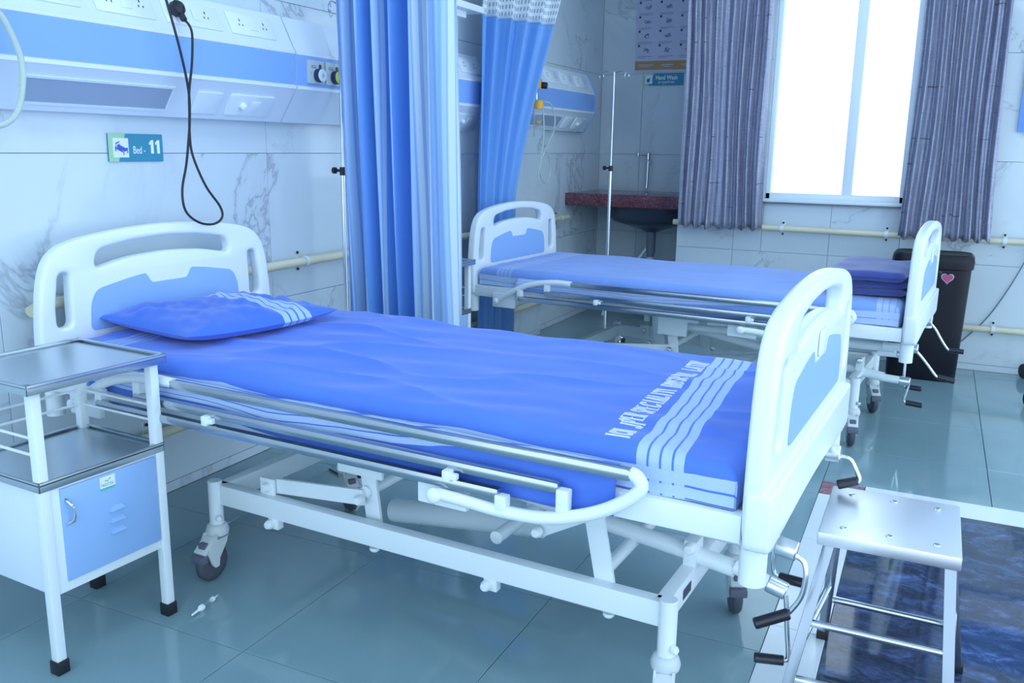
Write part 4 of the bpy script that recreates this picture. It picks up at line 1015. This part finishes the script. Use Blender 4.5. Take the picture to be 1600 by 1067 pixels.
# ------------------------------------------------------------------ bedside trolley
def trolley(loc, rz, label):
    o = thing('bedside_locker', label, 'bedside locker', loc, rz, 'bedside lockers')
    X0, X1, Y0, Y1 = -.165, .165, -.180, .178
    feet = [(X1-.012, Y0+.013), (X1-.012, Y1-.013), (X0+.012, Y0+.013), (X0+.012, Y1-.013)]
    for i, (x, y) in enumerate(feet):
        bm = bmesh.new(); box(bm, (x-.0125, y-.0125, .02), (x+.0125, y+.0125, .732), .0025); l = fin('leg', bm, 'paint', o, 40)
        bm = bmesh.new(); box(bm, (x-.0165, y-.0165, 0), (x+.0165, y+.0165, .036), .003); fin('rubber_foot', bm, 'black', l, 40)
    def tray(z, nm, ext, lip):
        bm = bmesh.new(); box(bm, (X0-ext, Y0-ext, z), (X1+ext, Y1+ext, z+.003))
        for lo, hi in (((X0-ext, Y0-ext, z-.016), (X1+ext, Y0-ext+.003, z+lip)), ((X0-ext, Y1+ext-.003, z-.016), (X1+ext, Y1+ext, z+lip)),
                       ((X0-ext, Y0-ext, z-.016), (X0-ext+.003, Y1+ext, z+lip)), ((X1+ext-.003, Y0-ext, z-.016), (X1+ext, Y1+ext, z+lip))): box(bm, lo, hi, .001)
        for lo, hi in (((X0-ext, Y0-ext, z+lip-.002), (X1+ext, Y0-ext+.012, z+lip)), ((X0-ext, Y1+ext-.012, z+lip-.002), (X1+ext, Y1+ext, z+lip)),
                       ((X0-ext, Y0-ext, z+lip-.002), (X0-ext+.012, Y1+ext, z+lip)), ((X1+ext-.012, Y0-ext, z+lip-.002), (X1+ext, Y1+ext, z+lip))): box(bm, lo, hi)
        return fin(nm, bm, 'tray_steel', o, 40)
    tray(.742, 'top_tray', .016, .010); tray(.497, 'lower_tray', .001, .010)
    for z in (.610, .568):
        for a, b in (((X1-.012, Y1-.012, z), (X0+.012, Y1-.012, z)), ((X0+.012, Y0+.012, z), (X0+.012, Y1-.012, z)), ((X0+.012, Y0+.012, z), (X1-.012, Y0+.012, z))):
            otube('guard_rod', [a, b], .0038, 'paint', o, 8)
    c = obox('cabinet', (X0+.003, Y0+.026, .205), (X1-.006, Y1-.026, .484), 'paint', o, .003)
    obox('side_panel', (X0+.003, Y0+.006, .215), (X1-.028, Y0+.027, .484), 'hw_white', o, .002)
    d = flat('door', [[(Y0+.052, .232), (Y1-.030, .232), (Y1-.030, .474), (Y0+.052, .474)]], .008, 'blue_panel', o, basis((X1-.004, 0, 0), (0, 1, 0), (0, 0, 1)), .001, 1)
    otube('handle', [(X1, -.118, .445), (X1+.016, -.114, .435), (X1+.020, -.110, .415), (X1+.018, -.112, .392), (X1, -.118, .382)], .0042, 'chrome', d, 8, 4)
    for k in range(3):
        z = .372-k*.030; bm = bmesh.new()
        pts = [(.018, -.0), (.060, .0), (.055, .012), (.030, .012)]
        A = [bm.verts.new((X1+.0005, y-.020, z+q)) for y, q in pts]; B = [bm.verts.new((X1+(.010 if q == 0 else .001), y-.020, z+q*.8)) for y, q in pts]
        for i in range(4): bm.faces.new((A[i], A[(i+1) % 4], B[(i+1) % 4], B[i]))
        bm.faces.new(B); bm.faces.new(A); fin('louvre', bm, 'blue_panel', d, 20)
    st = flat('sticker', [[(-.022, .438), (.022, .438), (.022, .468), (-.022, .468)]], .0006, 'text', d, basis((X1+.0008, 0, 0), (0, 1, 0), (0, 0, 1)))
    return o, st, d
def decorate(d, X1=.165):
    st = flat('sticker_bar', [[(-.022, .4335), (.022, .4335), (.022, .4385), (-.022, .4385)]], .0008, 'green_bar', d, basis((X1+.0008, 0, 0), (0, 1, 0), (0, 0, 1)))
    text('sticker_text', 'MEDITEK', .0105, 'greybar', d, basis((X1+.0013, -.019, .4425), (0, 1, 0), (0, 0, 1)), .0001, sx=.85)
    flat('sticker_logo', [[(-.010, .453), (-.006, .459), (.0, .455), (.006, .462), (.012, .459), (.006, .4585), (.0, .4525), (-.006, .456)]], .0002, 'logo_green', d, basis((X1+.0014, 0, 0), (0, 1, 0), (0, 0, 1)))
tr, st, dr = trolley((.516, 1.485, 0), -.06, 'white bedside locker with steel trays and blue door, left of bed 11'); decorate(dr)
t2 = copy_tree(tr); t2.location = (.275, 3.70, 0); t2.rotation_euler = (0, 0, -.06); t2['label'] = 'white bedside locker half hidden behind the striped curtain, by the second bed'

# ------------------------------------------------------------------ stool
def stool():
    o = thing('step_stool', 'low polished steel step stool on the dark stone inlay', 'stool', (2.495, 2.21, 0))
    bm = bmesh.new(); box(bm, (-.152, -.165, .402), (.152, .165, .434), .004); fin('step_plate', bm, 'plate_steel', o, 40)
    ts = [(-.125, -.135), (.132, -.135), (-.125, .135), (.132, .135)]; fe = [(-.19, -.255), (.165, -.255), (-.140, .145), (.19, .135)]
    legs = []
    for (x, y), (fx, fy) in zip(ts, fe):
        bm = bmesh.new(); bar(bm, (fx, fy, .012), (x, y, .403), .025, .025, .003, (0, 1, 0)); l = fin('leg', bm, 'leg_steel', o, 40); legs.append(((fx, fy), (x, y)))
        obox('rubber_foot', (fx-.015, fy-.015, 0), (fx+.015, fy+.015, .022), 'black', l, .002)
    def at(i, z): (fx, fy), (x, y) = legs[i]; t = z/.403; return (fx+(x-fx)*t, fy+(y-fy)*t, z)
    for a, b, z in ((0, 1, .215), (0, 1, .085), (2, 3, .12), (0, 2, .16), (1, 3, .16)):
        otube('cross_bar', [at(a, z), at(b, z)], .0095, 'chrome', o, 12)
    for x in (-.10, .0, .10):
        for y in (-.115, .115):
            olathe('screw', [(.001, 0), (.0085, 0), (.0075, .002), (.004, .003), (.001, .002)], 'chrome', o, (x, y, .434), (0, 0, 1), 14)
stool()

# ------------------------------------------------------------------ bin
def bin_():
    o = thing('waste_bin', 'tall black plastic bin with rounded corners under the right curtain', 'bin', (2.525, 5.70, 0))
    def lid_outline(w, d, r): return rounded([(-w, -d), (w, -d), (w, d), (-w, d)], r, 6)
    bm = bmesh.new(); rings = []
    for z, k in ((0, .88), (.02, .92), (.30, .96), (.645, 1.0), (.66, 1.0)):
        rings.append([bm.verts.new((x*k, y*k, z)) for x, y in lid_outline(.205, .135, .07)])
    for A, B in zip(rings, rings[1:]):
        n = len(A)
        for i in range(n): bm.faces.new((A[i], A[(i+1) % n], B[(i+1) % n], B[i]))
    bm.faces.new(rings[0]); bm.faces.new(rings[-1]); body = fin('body', bm, 'bin', o, 50)
    bm = bmesh.new(); rings = []
    for z, k in ((.655, 1.0), (.66, 1.05), (.70, 1.06), (.728, 1.04), (.740, .98), (.736, .90)):
        rings.append([bm.verts.new((x*k, y*k, z)) for x, y in lid_outline(.205, .135, .08)])
    for A, B in zip(rings, rings[1:]):
        n = len(A)
        for i in range(n): bm.faces.new((A[i], A[(i+1) % n], B[(i+1) % n], B[i]))
    bm.faces.new(rings[0]); bm.faces.new(rings[-1]); fin('lid', bm, 'bin', o, 50)
    obox('catch', (.03, -.147, .625), (.055, -.139, .65), 'black_gloss', body, .002)
    def heart(s, n=28):
        return [(s*16*math.sin(t)**3/17, s*(13*math.cos(t)-5*math.cos(2*t)-2*math.cos(3*t)-math.cos(4*t))/17) for t in [2*PI*k/n for k in range(n)]]
    h = flat('heart_sticker', [[(x+.085, y+.61) for x, y in heart(.036)]], .002, 'poster', body, basis((0, -.1365, 0), (1, 0, 0), (0, 0, 1)))
    flat('heart_print', [[(x+.085, y+.61) for x, y in heart(.031)]], .001, 'pink', h, basis((0, -.1380, 0), (1, 0, 0), (0, 0, 1)))
bin_()
tag(otube('wall_cable', [(3.06, 5.985, .86), (3.01, 5.985, .676), (2.935, 5.985, .487), (2.85, 5.985, .323), (2.745, 5.98, .19), (2.72, 5.98, .17)], .0035, 'pipe_grey', None, 8, 5),
    'thin dark cable running down the window wall right of the bin', 'cable')
# syringe cap on the floor
sy = thing('drip_chamber', 'discarded clear drip chamber lying on the floor beside the near locker', 'medical waste', (.747, 1.71, .009), 1.72)
bm = bmesh.new(); lathe(bm, [(.001, -.062), (.0025, -.060), (.004, -.03), (.006, -.028), (.006, -.024), (.001, -.024)], 12, axis_m((0, 0, 0), (1, 0, 0))); fin('spike', bm, 'plastic', sy, 40)
bm = bmesh.new(); lathe(bm, [(.001, -.024), (.009, -.022), (.009, -.012), (.001, -.010)], 14, axis_m((0, 0, 0), (1, 0, 0))); fin('collar', bm, 'plastic', sy, 40)
bm = bmesh.new(); lathe(bm, [(.001, -.012), (.0065, -.011), (.0065, .028), (.001, .03)], 14, axis_m((0, 0, 0), (1, 0, 0))); fin('chamber', bm, 'jar', sy, 40)
bm = bmesh.new(); lathe(bm, [(.001, .028), (.0075, .029), (.007, .038), (.002, .042), (.0015, .058), (.001, .058)], 14, axis_m((0, 0, 0), (1, 0, 0))); fin('cap', bm, 'plastic', sy, 40)
# extension socket under bed 11
es = thing('extension_socket', 'pale extension socket with black plug standing under bed 11', 'extension socket', (.70, 2.50, 0), .35)
obox('box', (-.02, -.035, 0), (.02, .035, .16), 'outlet', es, .004); obox('plug', (.02, -.026, .122), (.05, .02, .158), 'black', es, .006)
bm = bmesh.new()
for z in (.05, .09):
    for dy, dz in ((0, .008), (-.008, -.004), (.008, -.004)): box(bm, (.0195, dy-.0015, z+dz-.002), (.0208, dy+.0015, z+dz+.002))
fin('socket_holes', bm, 'shadow_hole', es)
otube('cable', [(.04, .0, .15), (.055, .03, .13), (.045, .055, .07), (.0, .06, .01), (-.05, .2, .006), (-.2, .35, .006)], .004, 'black', es, 8, 4)
# castered stand just at the right edge
cs = thing('castered_stand', 'steel instrument stand on black casters at the right edge of the photo', 'stand', (3.30, 5.62, 0))
otube('post', [(0, 0, .08), (0, 0, .9)], .014, 'steel', cs)
for k, (x, y) in enumerate(((-.215, .30), (-.24, -.40), (.25, .28), (.25, -.3))):
    l = otube('leg', [(0, 0, .10), (x, y, .085)], .012, 'steel', cs); bm = bmesh.new(); lathe(bm, [(.002, -.012), (.042, -.012), (.045, -.006), (.045, .006), (.042, .012), (.002, .012)], 20, axis_m((x, y, .045), (1, .5, 0))); fin('wheel', bm, 'black', l, 40)
obox('tray', (-.18, -.2, .9), (.22, .2, .915), 'steel', cs, .004)
